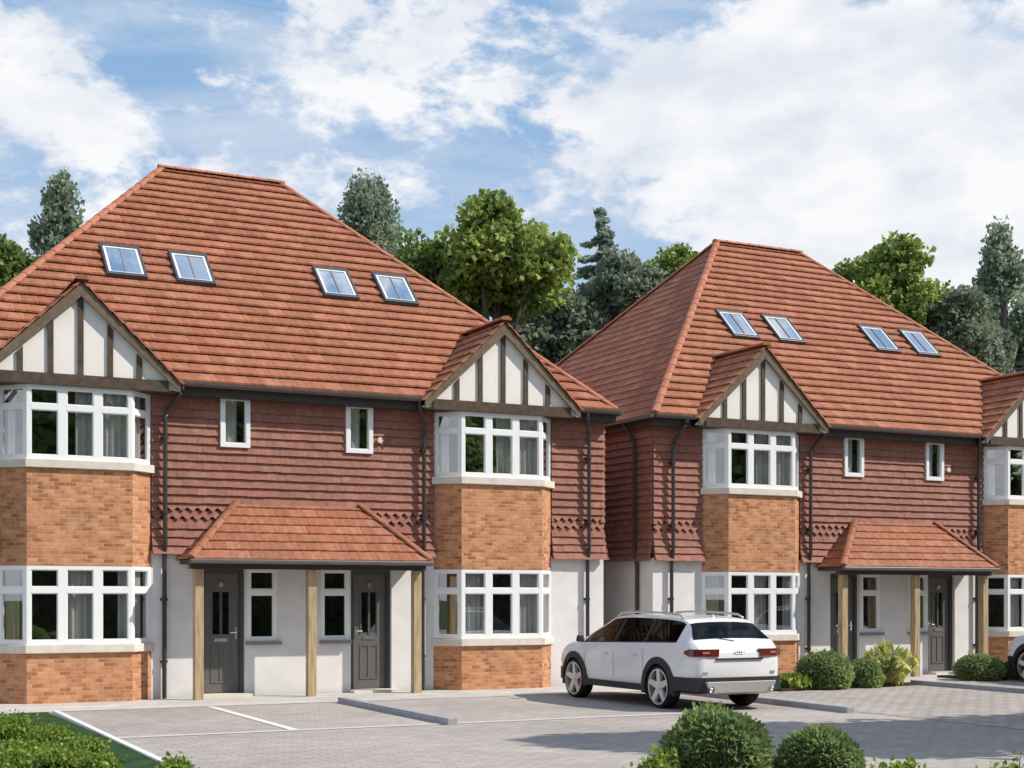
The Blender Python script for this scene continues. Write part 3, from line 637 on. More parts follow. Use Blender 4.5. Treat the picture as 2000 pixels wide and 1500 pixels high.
broad_tree('airy_tree', 'thin grey-green tree with airy top beside the left hip of the nearer roof', 118, 54, 345, 620, 135, 'lf_grey', seed=12, n=5600, upright=1, clump=.42, leaf=.15, lobes=17, spire=1)
broad_tree('willow_tree', 'tall upright grey-green tree rising behind the right hip of the nearer roof', 710, 50, 338, 620, 138, 'lf_grey', seed=13, upright=1, clump=.5, lobes=14, n=26000, leaf=.11)
broad_tree('broadleaf_tree', 'small green tree between the tall grey-green tree and the round maple', 815, 45, 455, 700, 125, 'lf_green', seed=14, n=18000)
broad_tree('maple_tree', 'large round yellow-green maple between the two roofs', 966, 44, 396, 640, 296, 'lf_maple', seed=15, n=30000, lobes=26, leaf=.17)
broad_tree('dark_tree', 'dark grey-green tree low beside the round maple', 1095, 50, 555, 790, 210, 'lf_dark', seed=16, n=26000)
conifer('spruce_tree', 'pointed blue-grey spruce right of the round maple', 1172, 58, 410, 720, 175, 'lf_spruce', seed=17, n=15000, needle=.13, taper=.8, layers=14)
broad_tree('dark_tree', 'dark bushy tree between the pointed spruce and the far roof', 1215, 51, 490, 780, 210, 'lf_dark', seed=18, n=26000)
broad_tree('broadleaf_tree', 'yellow-green tree peeping over the left hip of the far roof', 1315, 56, 455, 720, 200, 'lf_maple', seed=19, n=26000)
broad_tree('broadleaf_tree', 'broad yellow-green tree behind the right hip of the far roof', 1735, 54, 466, 740, 305, 'lf_maple', seed=20, n=30000, lobes=26, leaf=.17)
broad_tree('dark_tree', 'dark tree low on the right slope of the far roof', 1865, 53, 560, 790, 180, 'lf_dark', seed=21, n=24000)
broad_tree('pine_tree', 'tall thin pine with bare lower trunk near the right edge', 1952, 60, 452, 665, 130, 'lf_grey', seed=22, n=6500, upright=1, clump=.46, leaf=.16, lobes=19, spire=1, bark='palebark')
conifer('conifer_tree', 'grey-green conifer cut by the right edge of the photo', 2022, 62, 545, 790, 110, 'lf_spruce', seed=23, n=12000, taper=.6)
broad_tree('broadleaf_tree', 'mid green tree filling the gap between the round maple and the pointed spruce', 1075, 58, 520, 790, 190, 'lf_green', seed=26, n=16000)
broad_tree('broadleaf_tree', 'mid green tree behind the lower right slope of the far roof', 1900, 63, 545, 800, 190, 'lf_green', seed=27, n=14000)
broad_tree('dark_tree', 'dark tree between the far roof and the thin pine', 1915, 57, 600, 800, 130, 'lf_dark', seed=25, n=14000)
broad_tree('broadleaf_tree', 'low dusky bush-like tree at the foot of the thin pine', 1975, 64, 655, 800, 110, 'lf_grey', seed=24, n=14000)
# trees beyond the right edge of the photo: they throw the shade on the drive and stand in the window reflections
for i, (x, y, H, zb, rw) in enumerate(((16.3, 10.3, 6.4, 2.6, 2.5), (15.6, 9.5, 8.2, 5.4, 1.2), (20.3, 9.4, 7.5, 2.5, 3.0), (4, -13, 13, .5, 4.4), (12, -11, 14, .5, 5.0), (21, -12, 15, .5, 5.5), (30, -10, 15, .5, 5.5), (39, -9, 16, .5, 5.8), (48, -6, 16, .5, 5.8), (57, -2, 16, .5, 5.8), (66, 3, 15, .5, 6))):
    b = broad_tree('broadleaf_tree', 'green tree standing across the drive, outside the photo on the right', 0, 0, 0, 0, 0, 'lf_green', seed=40+i, xy=(x, y), size=(H, zb, rw), n=26000 if i < 3 else 15000, leaf=.17 if i < 3 else .45, clump=.6 if i < 3 else 1.1)
    b['group'] = 'trees across the drive'
# clipped hedge across the drive, unseen, added to darken the window reflections
hr = np.random.default_rng(77); hb = empty('hedge', (30, -6.5, 0)); n = 60000
P = np.stack([hr.uniform(-36, 40, n), hr.uniform(-.7, .7, n), hr.uniform(0, 1, n)**.8*(2.9+.25*np.sin(np.arange(n)))], 1); e = hr.random(n) < .5; P[e, 1] = np.where(hr.random(e.sum()) < .5, -.75, .75)
leaf_mesh('foliage', P, .22*hr.uniform(.6, 1.3, size=n), 'lf_hedge', hb, aspect=1.4, seed=77)
MB().box(-36, 40, -.6, .6, 0, 2.7).build('twigs', 'core', hb)
tag(hb, 'tall dark clipped hedge added unseen across the drive to darken the window reflections', 'hedge')
def ball_bush(label, x, y, zc, r, seed, n=5200, squash=1.0, leaf=.034):
    rng = np.random.default_rng(seed); root = empty('box_ball', (x, y, 0))
    p = rng.normal(size=(n,3)); p /= np.linalg.norm(p,axis=1)[:,None]
    bump = 1 + .04*np.sin(p[:,0]*6+seed)*np.cos(p[:,2]*5+seed*.7) + .03*np.sin(p[:,1]*8+2*seed) + .025*np.sin(p[:,0]*17+p[:,2]*15+seed)*np.sin(p[:,1]*19)
    P = p*(r*bump*np.where(rng.random(n) < .06, rng.uniform(1.0,1.10,size=n), rng.uniform(.88,1.03,size=n)))[:,None]*np.array([1,1,squash]); P[:,2] += zc; k = P[:,2] > .0
    leaf_mesh('foliage', P[k], leaf*rng.uniform(.7,1.3,size=k.sum()), 'lf_box', root, aspect=1.4, dirs=p[k]*.7, seed=seed)
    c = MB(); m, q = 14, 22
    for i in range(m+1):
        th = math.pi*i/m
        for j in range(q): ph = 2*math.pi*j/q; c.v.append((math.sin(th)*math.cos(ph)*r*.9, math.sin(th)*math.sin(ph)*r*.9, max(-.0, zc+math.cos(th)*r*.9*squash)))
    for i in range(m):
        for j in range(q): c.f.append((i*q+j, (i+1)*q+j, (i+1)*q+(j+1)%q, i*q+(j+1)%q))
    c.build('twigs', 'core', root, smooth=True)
    tag(root, label, 'bush', 'clipped round bushes'); return root
def shrub(name, label, x, y, w, h, mat, seed, n=900, leaf=.07, aspect=2.0, upright=.4, group='loose leafy shrubs', stems=26):
    rng = np.random.default_rng(seed); root = empty(name, (x, y, 0)); P = []; Dv = []; st = MB()
    for i in range(stems):
        a = rng.random()*2*math.pi; rr = rng.random()**.5*w/2; tip = np.array([math.cos(a)*rr, math.sin(a)*rr, h*(1-.45*(rr/(w/2))**2)*rng.uniform(.75,1.05)]); base = tip*np.array([.3,.3,0])
        st.tube([tuple(base), tuple((base+tip)/2+np.array([0,0,.04])), tuple(tip)], [.008,.006,.003], 5); m = n//stems
        s = rng.random(m)**.55; P.append(base+(tip-base)*s[:,None] + rng.normal(size=(m,3))*np.array([.045,.045,.035])); Dv.append(np.tile([math.cos(a)*.5, math.sin(a)*.5, upright*2],(m,1)))
    P = np.concatenate(P); P[:,2] = np.maximum(P[:,2], .02)
    leaf_mesh('foliage', P, leaf*rng.uniform(.6,1.3,size=len(P)), mat, root, aspect=aspect, dirs=np.concatenate(Dv)*.7, seed=seed); st.build('stems', 'bark', root)
    tag(root, label, 'shrub', group); return root
# foreground planting
x, y = spot(1400, 10); ball_bush('largest clipped round bush at the bottom of the photo, in front of the car', x, y, hgt(1490,10), .375, 3, n=7500, leaf=.03)
x, y = spot(1600, 10); ball_bush('smaller clipped round bush at the bottom, right of the largest one', x, y, hgt(1508,10), .30, 4, n=6000, leaf=.03)
for i, (u, d, v, w, lab) in enumerate(((1285, 9.7, 1458, .40, 'bright green shrub at the left foot of the largest round bush'), (1750, 9.6, 1482, .46, 'low green shrub at the bottom right of the smaller round foreground bush'), (1975, 9.6, 1472, .40, 'green shrub in the bottom right corner'))):
    x, y = spot(u, d); shrub('leafy_shrub', lab, x, y, w, hgt(v, d), 'lf_shrub', 50+i, n=4200, leaf=.032, stems=46, aspect=1.6)
for i, (u, d, v, w, lab) in enumerate(((28, 16.6, 1396, .62, 'tallest bright green shrub on the lawn, at the left edge of the photo'), (100, 16.0, 1422, .46, 'bright green shrub on the lawn next to the tallest one, below the brick bay corner'),
        (168, 15.2, 1447, .36, 'bright green shrub on the lawn nearest to the white kerb, behind the bottom row'), (52, 14.6, 1448, .60, 'bright green shrub in the middle of the group on the lawn'), (122, 13.8, 1468, .52, 'broad bright green shrub in the bottom row of the lawn group'),
        (196, 13.4, 1476, .36, 'small bright green shrub at the right end of the bottom row on the lawn'), (10, 13.3, 1466, .46, 'bright green shrub in the bottom left corner'), (340, 12.9, 1484, .27, 'small green tuft at the end of the white kerb'))):
    x, y = spot(u, d); shrub('leafy_shrub', lab, x, y, w, hgt(v, d), 'lf_shrub', 60+i, n=3400 if w > .4 else 1800, leaf=.030, stems=40 if w > .4 else 26, aspect=1.6)
# beds
def bed(name, pts, z=.05):
    o = MB().hexa([(*p, -.01) for p in pts], [(*p, z) for p in pts]).build(name, 'soil'); tag(o, kind='structure')
bed('planting_bed', [(15.5, 20.3), (18.8, 20.6), (18.75, 22.4), (15.2, 22.4)])
bed('planting_bed', [(21.2, 21.2), (24.6, 21.2), (24.6, 22.4), (21.0, 22.4)])
bed('planting_bed', [spot(1150, 8.5), spot(2300, 8.5), spot(2300, 11.5), spot(1180, 11.2)])
d = 25.9; x, y = spot(1611, d); ball_bush('large dark clipped round bush between the car and the far porch', x, y, hgt(1315,d), .50, 5, squash=.78)
d = 26.3; x, y = spot(1688, d); ball_bush('dark clipped round bush left of the pale variegated shrub', x, y, hgt(1322,d), .33, 6, squash=.95, n=4000)
d = 28.6; x, y = spot(1913, d); ball_bush('dark clipped round bush right of the far front door', x, y, hgt(1307,d), .47, 7, squash=.62)
d = 28.9; x, y = spot(1968, d); ball_bush('dark round bush by the second car at the right edge', x, y, hgt(1312,d), .27, 8, squash=.8, n=3000)
d = 25.6; x, y = spot(1545, d); shrub('leafy_shrub', 'low bright green shrub beside the rear bumper of the white car', x, y, .75, hgt(1318,d), 'lf_shrub', 70, n=1100, leaf=.075)
d = 26.9; x, y = spot(1735, d); shrub('variegated_shrub', 'pale yellow and white variegated shrub before the far porch', x, y, 1.12, hgt(1258,d), 'lf_var', 71, n=1300, leaf=.085, aspect=3.2, upright=.55)

# ------------------------------------------------------------------ cars (local: x forward, z up)
def interp(xs, ys):
    xs = np.array(xs); ys = np.array(ys); return lambda x: float(np.interp(x, xs, ys))
def smooth_interp(xs, ys):
    # monotone cubic through the given points
    xs = np.array(xs, float); ys = np.array(ys, float); h = np.diff(xs); dl = np.diff(ys)/h; m = np.zeros(len(xs)); m[0], m[-1] = dl[0], dl[-1]
    for i in range(1, len(xs)-1): m[i] = 0 if dl[i-1]*dl[i] <= 0 else 2*dl[i-1]*dl[i]/(dl[i-1]+dl[i])
    def f(x):
        i = int(np.clip(np.searchsorted(xs, x)-1, 0, len(h)-1)); t = (x-xs[i])/h[i]; t = min(max(t, 0), 1)
        return float((2*t**3-3*t**2+1)*ys[i] + (t**3-2*t**2+t)*h[i]*m[i] + (-2*t**3+3*t**2)*ys[i+1] + (t**3-t**2)*h[i]*m[i+1])
    return f
S = .885
def make_car():
    root = empty('parked_car', (0, 0, 0))
    WB, WR, UP = 1.45, .36, .06; WC = WR-UP
    ztop = smooth_interp([-2.44,-2.38,-2.30,-1.94,-1.78,-1.2,-.3,.35,.80,1.10,1.42,1.9,2.2,2.38,2.46], [.90,1.00,1.07,1.385,1.435,1.475,1.49,1.46,1.31,1.18,1.03,.95,.87,.76,.62])
    zbelt = interp([-2.44,-2.30,-1.8,1.2,1.42,1.9,2.2,2.38,2.46], [.88,1.03,1.02,.95,.94,.87,.80,.70,.58])
    ywid = smooth_interp([-2.46,-2.40,-2.2,-1.6,-.5,1.2,1.9,2.2,2.38,2.46], [.76,.84,.905,.928,.93,.922,.885,.81,.68,.55])
    yroof = smooth_interp([-2.46,-2.30,-1.98,-1.6,0,.6,1.2,1.42,1.9,2.46], [.70,.76,.62,.615,.635,.60,.69,.76,.72,.45])
    def zlow(x):
        z = .30 if abs(x) < 2.2 else .30+(abs(x)-2.2)*.35
        for wx in (-WB, WB):
            dx = abs(x-wx); ra = .415
            if dx < ra: z = max(z, WC + math.sqrt(ra*ra-dx*dx))
        return z
    xs = sorted(set([round(x, 4) for x in np.linspace(-2.44, 2.46, 84)] + [s*WB+.415*math.cos(t) for s in (-1,1) for t in np.linspace(0, math.pi, 17)]))
    def ring(x):
        w = ywid(x); zb, zt, zl = zbelt(x), ztop(x), zlow(x); zm = min(.66, zb-.1); zm = max(zm, zl+.02); yr = yroof(x); gh = max(0, zt-zb)
        yb = min(w-.06, w*.94); yr = min(yr, yb-.03)
        zsh = max(zb-.07, zm+.01)
        lo = max(min(zl+.10, zm-.005), zl)
        return [(w*.965, zl), (w*.985, lo), (w, zm), (w*.985, zsh), (yb, zb), (yb-.012, zb+min(.025, gh*.2)), (yr+.028, zt-min(.055, gh*.3)), (yr+.005, zt-min(.022, gh*.15)), (yr*.82, zt-.004), (yr*.45, zt+.008), (0, zt+.012)]
    rings = [ring(x) for x in xs]; K = len(rings[0])
    body = MB(); glassS = MB(); rearg = MB(); frontg = MB()
    def P(i, k, s): y, z = rings[i][k]; return (xs[i]*S, s*y*S, z*S)
    side = lambda i: -1.92 < xs[i] and xs[i+1] < .98
    for s in (-1, 1):
        for i in range(len(xs)-1):
            for k in range(K-1):
                q = [P(i,k,s), P(i+1,k,s), P(i+1,k+1,s), P(i,k+1,s)]
                if s > 0: q = q[::-1]
                xm = (xs[i]+xs[i+1])/2
                tgt = body
                zt_, zb_ = rings[i][6][1], rings[i][5][1]
                if k == 5 and -1.90 < xm < 1.18: tgt = glassS
                elif k >= 7 and -2.28 < xm < -1.95: tgt = rearg
                elif k == 6 and False: tgt = rearg
                elif k >= 7 and .46 < xm < 1.40: tgt = frontg
                tgt.poly(q)
    # end panels
    for i, sg in ((0, -1), (len(xs)-1, 1)):
        loop = [P(i, k, 1) for k in range(K)] + [P(i, k, -1) for k in range(K-2, -1, -1)]
        cx_ = xs[i]*S + sg*.03; mid = [(cx_, p[1]*.9, .62*S+(p[2]-.62*S)*.9) for p in loop]; n = len(loop)
        for a in range(n):
            b = (a+1) % n; f = [loop[a], loop[b], mid[b], mid[a]]; body.poly(f if sg < 0 else f[::-1])
        body.poly(mid if sg < 0 else mid[::-1])
    def finish(mb, name, mat, par, solid=0):
        o = mb.build(name, mat, par, smooth=True)
        import bmesh
        bm = bmesh.new(); bm.from_mesh(o.data); bmesh.ops.remove_doubles(bm, verts=bm.verts, dist=.0004); bmesh.ops.recalc_face_normals(bm, faces=bm.faces); bm.to_mesh(o.data); bm.free()
        o.data.polygons.foreach_set('use_smooth', [True]*len(o.data.polygons))
        return o
    b = finish(body, 'body', 'paint', root); es = b.modifiers.new('split', 'EDGE_SPLIT'); es.split_angle = R(38)
    finish(glassS, 'side_window', 'carglass', root); finish(rearg, 'rear_window', 'carglass', root); finish(frontg, 'windscreen', 'carglass', root)
    def interp_ring(x):
        return ring(x)
    # black pillars and window surround on both sides
    pl = MB()
    for s in (-1, 1):
        for xa, xb, lean in ((.02, .11, .10), (-.98, -.90, .05)):
            r0 = ring((xa+xb)/2); (y0, z0), (y1, z1) = r0[5], r0[6]
            q = [(xa+lean*.0, y0+.004, z0), (xb, y0+.004, z0), (xb-lean, y1+.004, z1), (xa-lean, y1+.004, z1)]; q2 = [(a_, b_-.02, c_) for a_, b_, c_ in q]
            A_ = [(a_*S, s*b_*S, c_*S) for a_, b_, c_ in q]; B_ = [(a_*S, s*b_*S, c_*S) for a_, b_, c_ in q2]
            pl.hexa(A_ if s < 0 else A_[::-1], B_ if s < 0 else B_[::-1])
        st = [x for x in xs if -1.95 <= x <= 1.2]
        for xa, xb in zip(st, st[1:]):
            ra, rb = ring(xa), ring(xb)
            for k, dz in ((5, .016), (6, -.016)):
                q = [(xa,ra[k][0]+.006,ra[k][1]-.004), (xb,rb[k][0]+.006,rb[k][1]-.004), (xb,rb[k][0]+.004,rb[k][1]+dz), (xa,ra[k][0]+.004,ra[k][1]+dz)]
                pl.poly([(a_*S, s*b_*S, c_*S) for a_, b_, c_ in q])
    pl.build('window_surround', 'clad_black', root)
    # roof rails
    for s in (-1, 1):
        rr = MB(); pts = [(x*S, s*(yroof(x)-.03)*S, (ztop(x)+.045 - (.045 if x in (-1.75, .42) else 0))*S) for x in (-1.75, -1.6, -1.1, -.5, 0, .3, .42)]
        rr.tube(pts, .017, 8); rr.build('roof_rail', 'skid', root, smooth=True)
    # wheel arches, sills and lower bumpers in black
    cl = MB()
    for s in (-1, 1):
        for wx in (-WB, WB):
            for a in range(20):
                t0, t1 = math.pi*(-.08+1.16*a/20), math.pi*(-.08+1.16*(a+1)/20); w = ywid(wx)
                f = lambda t, r, y: ((wx+math.cos(t)*r)*S, s*y*S, (WC+math.sin(t)*r)*S)
                wy = lambda t, r: ywid(wx+math.cos(t)*r)
                A_ = [f(t0,.385,wy(t0,.4)+.014), f(t1,.385,wy(t1,.4)+.014), f(t1,.50,wy(t1,.50)+.010), f(t0,.50,wy(t0,.50)+.010)]; B_ = [f(t0,.385,.72), f(t1,.385,.72), f(t1,.50,wy(t1,.50)-.05), f(t0,.50,wy(t0,.50)-.05)]
                cl.hexa(A_, B_)
        cl.hexa([((x)*S, s*y*S, .21*S) for x, y in ((-1.02,.80),(1.02,.80),(1.02,.935),(-1.02,.935))], [((x)*S, s*y*S, .32*S) for x, y in ((-1.02,.80),(1.02,.80),(1.02,.942),(-1.02,.942))])
    def bumper(x0, sg):   # wrap-round lower bumper strip
        pts = [(sg*1.90, ywid(sg*1.90)+.012), (sg*2.15, ywid(sg*2.15)+.016), (sg*2.32, ywid(sg*2.32)+.022), *([(sg*2.455, .835), (x0+sg*.02, .66), (x0+sg*.03, 0)] if sg < 0 else [(2.41, .68), (2.49, .46), (2.505, 0)])]
        full = pts + [(x, -y) for x, y in pts[-2::-1]]
        for (xa, ya), (xb, yb) in zip(full, full[1:]):
            cl.hexa([(xa*S,ya*S,.27*S),(xb*S,yb*S,.27*S),((xb-sg*.12)*S,yb*.9*S,.27*S),((xa-sg*.12)*S,ya*.9*S,.27*S)], [(xa*S,ya*S,.49*S),(xb*S,yb*S,.49*S),((xb-sg*.12)*S,yb*.9*S,.49*S),((xa-sg*.12)*S,ya*.9*S,.49*S)])
    bumper(-2.492, -1); bumper(2.51, 1)
    cl.box(-2.3*S, 2.3*S, -.70*S, .70*S, .22*S, .30*S)
    finish(cl, 'lower_cladding', 'clad_black', root).modifiers.new('split', 'EDGE_SPLIT').split_angle = R(40)
    sk = MB(); sk.hexa([(-2.535*S,-.62*S,.24*S),(-2.535*S,.62*S,.24*S),(-2.40*S,.56*S,.20*S),(-2.40*S,-.56*S,.20*S)], [(-2.555*S,-.68*S,.425*S),(-2.555*S,.68*S,.425*S),(-2.45*S,.70*S,.425*S),(-2.45*S,-.70*S,.425*S)])
    sk.build('skid_plate', 'skid', root, bevel=.01)
    for s in (-1, 1):
        ex = MB(); ex.tube([(-2.40*S, s*.60*S, .30*S), (-2.575*S, s*.60*S, .30*S)], .052*S, 14, cap=False); ex.tube([(-2.40*S, s*.60*S, .30*S), (-2.565*S, s*.60*S, .30*S)], .042*S, 14); ex.build('exhaust_pipe', 'chrome', root, smooth=True)
    # tailgate furniture
    tg = MB(); tg.box(-2.50*S, -2.46*S, -.46*S, .46*S, .775*S, .80*S); tg.build('tailgate_strip', 'clad_black', root)
    em = MB()
    for k in range(4):
        cy = (k-1.5)*.044; ring_ = [(-2.482*S, (cy+.03*math.cos(t))*S, (.90+.03*math.sin(t))*S) for t in np.linspace(0, 2*math.pi, 17)]; em.tube(ring_, .0045, 6, cap=False)
    em.build('emblem', 'skid', root)
    for s in (-1, 1):
        # tail lamp wrapping the rear corner
        tl = MB(); z0, z1 = .83, .948
        pts = [(-2.22, ywid(-2.22)+.012), (-2.33, ywid(-2.33)+.022), (-2.42, ywid(-2.38)+.012), (-2.485, .735), (-2.500, .60), (-2.502, .42)]
        for j, ((xa, ya), (xb, yb)) in enumerate(zip(pts, pts[1:])):
            za = z0 + (.05 if j == 0 else 0); f = lambda x, y, z: (x*S, s*y*S, z*S)
            A_ = [f(xa,ya,za), f(xb,yb,z0+.0), f(xb+.06,yb-.04,z0), f(xa+.06 if j else xa,ya-.05,za)]; B_ = [f(xa,ya-.012,z1-(.03 if j == 0 else 0)), f(xb,yb-.012,z1), f(xb+.06,yb-.04,z1), f(xa+.06 if j else xa,ya-.05,z1-(.03 if j == 0 else 0))]
            tl.hexa(A_, B_)
        o = finish(tl, 'tail_light', 'tail', root); o.modifiers.new('split', 'EDGE_SPLIT').split_angle = R(40)
        t2 = MB(); f = lambda x, y, z: (x*S, s*y*S, z*S)
        t2.poly([f(-2.489,.722,.872), f(-2.504,.60,.872), f(-2.504,.60,.908), f(-2.489,.718,.908)]); t2.build('lens', 'tail2', o)
        rf_ = MB(); rf_.box(-2.488*S, -2.46*S, min(s*.62,s*.70)*S, max(s*.62,s*.70)*S, .55*S, .585*S); rf_.build('reflector', 'skid', root)
        hl = MB(); pts = [(1.95, ywid(1.95)+.004), (2.15, ywid(2.15)+.006), (2.32, ywid(2.32)+.008), (2.41, .66), (2.455, .52)]
        for (xa, ya), (xb, yb) in zip(pts, pts[1:]):
            A_ = [f(xa,ya,.62), f(xb,yb,.60), f(xb-.06,yb-.04,.60), f(xa-.03,ya-.05,.62)]; B_ = [f(xa,ya-.02,.74), f(xb,yb-.02,.70), f(xb-.06,yb-.04,.70), f(xa-.03,ya-.05,.74)]; hl.hexa(A_, B_)
        finish(hl, 'headlight', 'headlamp', root)
        mr = MB(); mx = 1.02; mr.hexa([f(mx-.02,.93,.97), f(mx+.12,.92,.98), f(mx+.10,1.06,.99), f(mx-.02,1.08,.98)], [f(mx-.02,.95,1.11), f(mx+.09,.94,1.10), f(mx+.07,1.05,1.10), f(mx-.02,1.07,1.11)]); mr.build('wing_mirror', 'clad_black', root, bevel=.02)
        # door handles and shut lines
        for hx in (-.72, .28):
            hd = MB(); hd.box((hx-.09)*S, (hx+.09)*S, min(s*.935,s*.955)*S, max(s*.935,s*.955)*S, .80*S, .83*S); hd.build('door_handle', 'paint', root, bevel=.006)
        sl_ = MB()
        for xa in (1.02, .0, -.98):
            for za, zb2 in ((.40,.55),(.55,.66),(.66,.80),(.80,.92)):
                rr = lambda z: float(np.interp(z, [p[1] for p in ring(xa)[:5]], [p[0] for p in ring(xa)[:5]]))+.0025
                sl_.poly([f(xa-.004,rr(za),za), f(xa+.004,rr(za),za), f(xa+.004,rr(zb2),zb2), f(xa-.004,rr(zb2),zb2)])
        sl_.build('door_seam', 'clad_black', root)
    wpr = MB(); wpr.tube([(-2.32*S, 0, 1.075*S), (-2.26*S, .30*S, 1.12*S)], .008, 6); wpr.build('rear_wiper', 'clad_black', root)
    an = MB(); an.hexa([(-1.75*S,-.02*S,1.44*S),(-1.58*S,-.015*S,1.455*S),(-1.58*S,.015*S,1.455*S),(-1.75*S,.02*S,1.44*S)], [(-1.73*S,-.006*S,1.50*S),(-1.70*S,-.006*S,1.50*S),(-1.70*S,.006*S,1.50*S),(-1.73*S,.006*S,1.50*S)]); an.build('roof_aerial', 'paint', root)
    st = MB()
    for sx, sy in ((.25,-.36),(.25,.36),(-.75,-.36),(-.75,.36)):
        st.hexa([((sx-.25)*S,(sy-.24)*S,.40*S),((sx+.25)*S,(sy-.24)*S,.40*S),((sx+.25)*S,(sy+.24)*S,.40*S),((sx-.25)*S,(sy+.24)*S,.40*S)], [((sx-.3)*S,(sy-.23)*S,.60*S),((sx+.25)*S,(sy-.23)*S,.62*S),((sx+.25)*S,(sy+.23)*S,.62*S),((sx-.3)*S,(sy+.23)*S,.60*S)])
        st.hexa([((sx-.32)*S,(sy-.23)*S,.6*S),((sx-.2)*S,(sy-.23)*S,.6*S),((sx-.2)*S,(sy+.23)*S,.6*S),((sx-.32)*S,(sy+.23)*S,.6*S)], [((sx-.42)*S,(sy-.18)*S,1.12*S),((sx-.34)*S,(sy-.18)*S,1.12*S),((sx-.34)*S,(sy+.18)*S,1.12*S),((sx-.42)*S,(sy+.18)*S,1.12*S)])
        st.hexa([((sx-.43)*S,(sy-.11)*S,1.15*S),((sx-.36)*S,(sy-.11)*S,1.15*S),((sx-.36)*S,(sy+.11)*S,1.15*S),((sx-.43)*S,(sy+.11)*S,1.15*S)], [((sx-.45)*S,(sy-.10)*S,1.30*S),((sx-.39)*S,(sy-.10)*S,1.30*S),((sx-.39)*S,(sy+.10)*S,1.30*S),((sx-.45)*S,(sy+.10)*S,1.30*S)])
    st.box(-2.2*S, 1.3*S, -.78*S, .78*S, .31*S, .36*S); st.box(1.0*S, 1.25*S, -.75*S, .75*S, .6*S, .93*S); st.box(-1.3*S, -1.2*S, -.7*S, .7*S, .36*S, .95*S)
    st.build('seats', 'seat', root)
    # wheels
    for wx in (-WB, WB):
        for s in (-1, 1):
            w = MB(); k = 40; prof = [(.288,-.115),(.315,-.125),(.345,-.117),(.36,-.085),(.36,.085),(.345,.117),(.315,.125),(.288,.115)]
            n0 = len(w.v)
            for a in range(k):
                t = 2*math.pi*a/k
                for r_, o_ in prof: w.v.append((r_*math.cos(t)*S, o_*S, r_*math.sin(t)*S))
            m = len(prof)
            for a in range(k):
                for j in range(m): w.f.append((n0+a*m+j, n0+a*m+(j+1)%m, n0+((a+1)%k)*m+(j+1)%m, n0+((a+1)%k)*m+j))
            ty = w.build('wheel', 'tyre', root, smooth=True); ty.location = (wx*S, s*.80*S, (WR-UP)*S)
            r = MB(); yo = s*.10*S
            for rr0, rr1, ya, yb in ((.300,.278,.122,.122),(.278,.262,.122,.02),(.305,.300,.10,.122)):
                n0 = len(r.v)
                for a in range(k):
                    t = 2*math.pi*a/k; r.v.append((rr0*math.cos(t)*S, s*ya*S, rr0*math.sin(t)*S)); r.v.append((rr1*math.cos(t)*S, s*yb*S, rr1*math.sin(t)*S))
                for a in range(k): b_ = (a+1) % k; r.f.append((n0+2*a, n0+2*b_, n0+2*b_+1, n0+2*a+1))
            for a in range(5):
                t = 2*math.pi*a/5 + .3; c, sn = math.cos(t), math.sin(t)
                q = lambda rad, tw, y: ((rad*c-tw*sn)*S, s*y*S, (rad*sn+tw*c)*S)
                A_ = [q(.03,-.06,.100), q(.28,-.042,.118), q(.28,.042,.118), q(.03,.06,.100)]; B_ = [q(.03,-.065,.05), q(.28,-.055,.06), q(.28,.055,.06), q(.03,.065,.05)]
                r.hexa(A_, B_)
            r.tube([(0, s*.04*S, 0), (0, s*.108*S, 0)], .055*S, 16); ro = r.build('rim', 'alloy', ty)
            dk = MB(); dk.tube([(0, s*.0*S, 0), (0, s*.03*S, 0)], .262*S, 24); dk.build('brake_disc', 'tyre', ty)
    # dark liners so that no light leaks through the wheel housings
    ln = MB()
    for wx in (-WB, WB):
        for s in (-1, 1):
            for a in range(12):
                t0, t1 = math.pi*a/12, math.pi*(a+1)/12; f = lambda t, y: ((wx+math.cos(t)*.41)*S, s*y*S, (WC+math.sin(t)*.41)*S)
                ln.poly([f(t0,.60), f(t1,.60), f(t1,.915), f(t0,.915)])
            ln.poly([((wx+math.cos(t)*.41)*S, s*.60*S, (WC+math.sin(t)*.41)*S) for t in np.linspace(0, math.pi, 13)])
    ln.build('wheel_housing', 'clad_black', root)
    for o in [x for x in COL.objects if x.parent == root]:
        o.location.z += UP*S
        if o.location.x == 0:
            for v in o.data.vertices:
                if v.co.x > 1.9*S: v.co.x = 1.9*S + (v.co.x-1.9*S)*.72
    return root
car = make_car(); car.location = (12.42, 19.42, 0); car.rotation_euler = (0, 0, R(89.6))
tag(car, 'white estate car with black wheel arches parked before the far end of the nearer house', 'car', 'parked white cars')
car2 = copy_tree(car); car2.location = (22.16, 19.05, 0)
tag(car2, 'car at the right edge of the photo, only its front wheel arch in view', 'car', 'parked white cars')

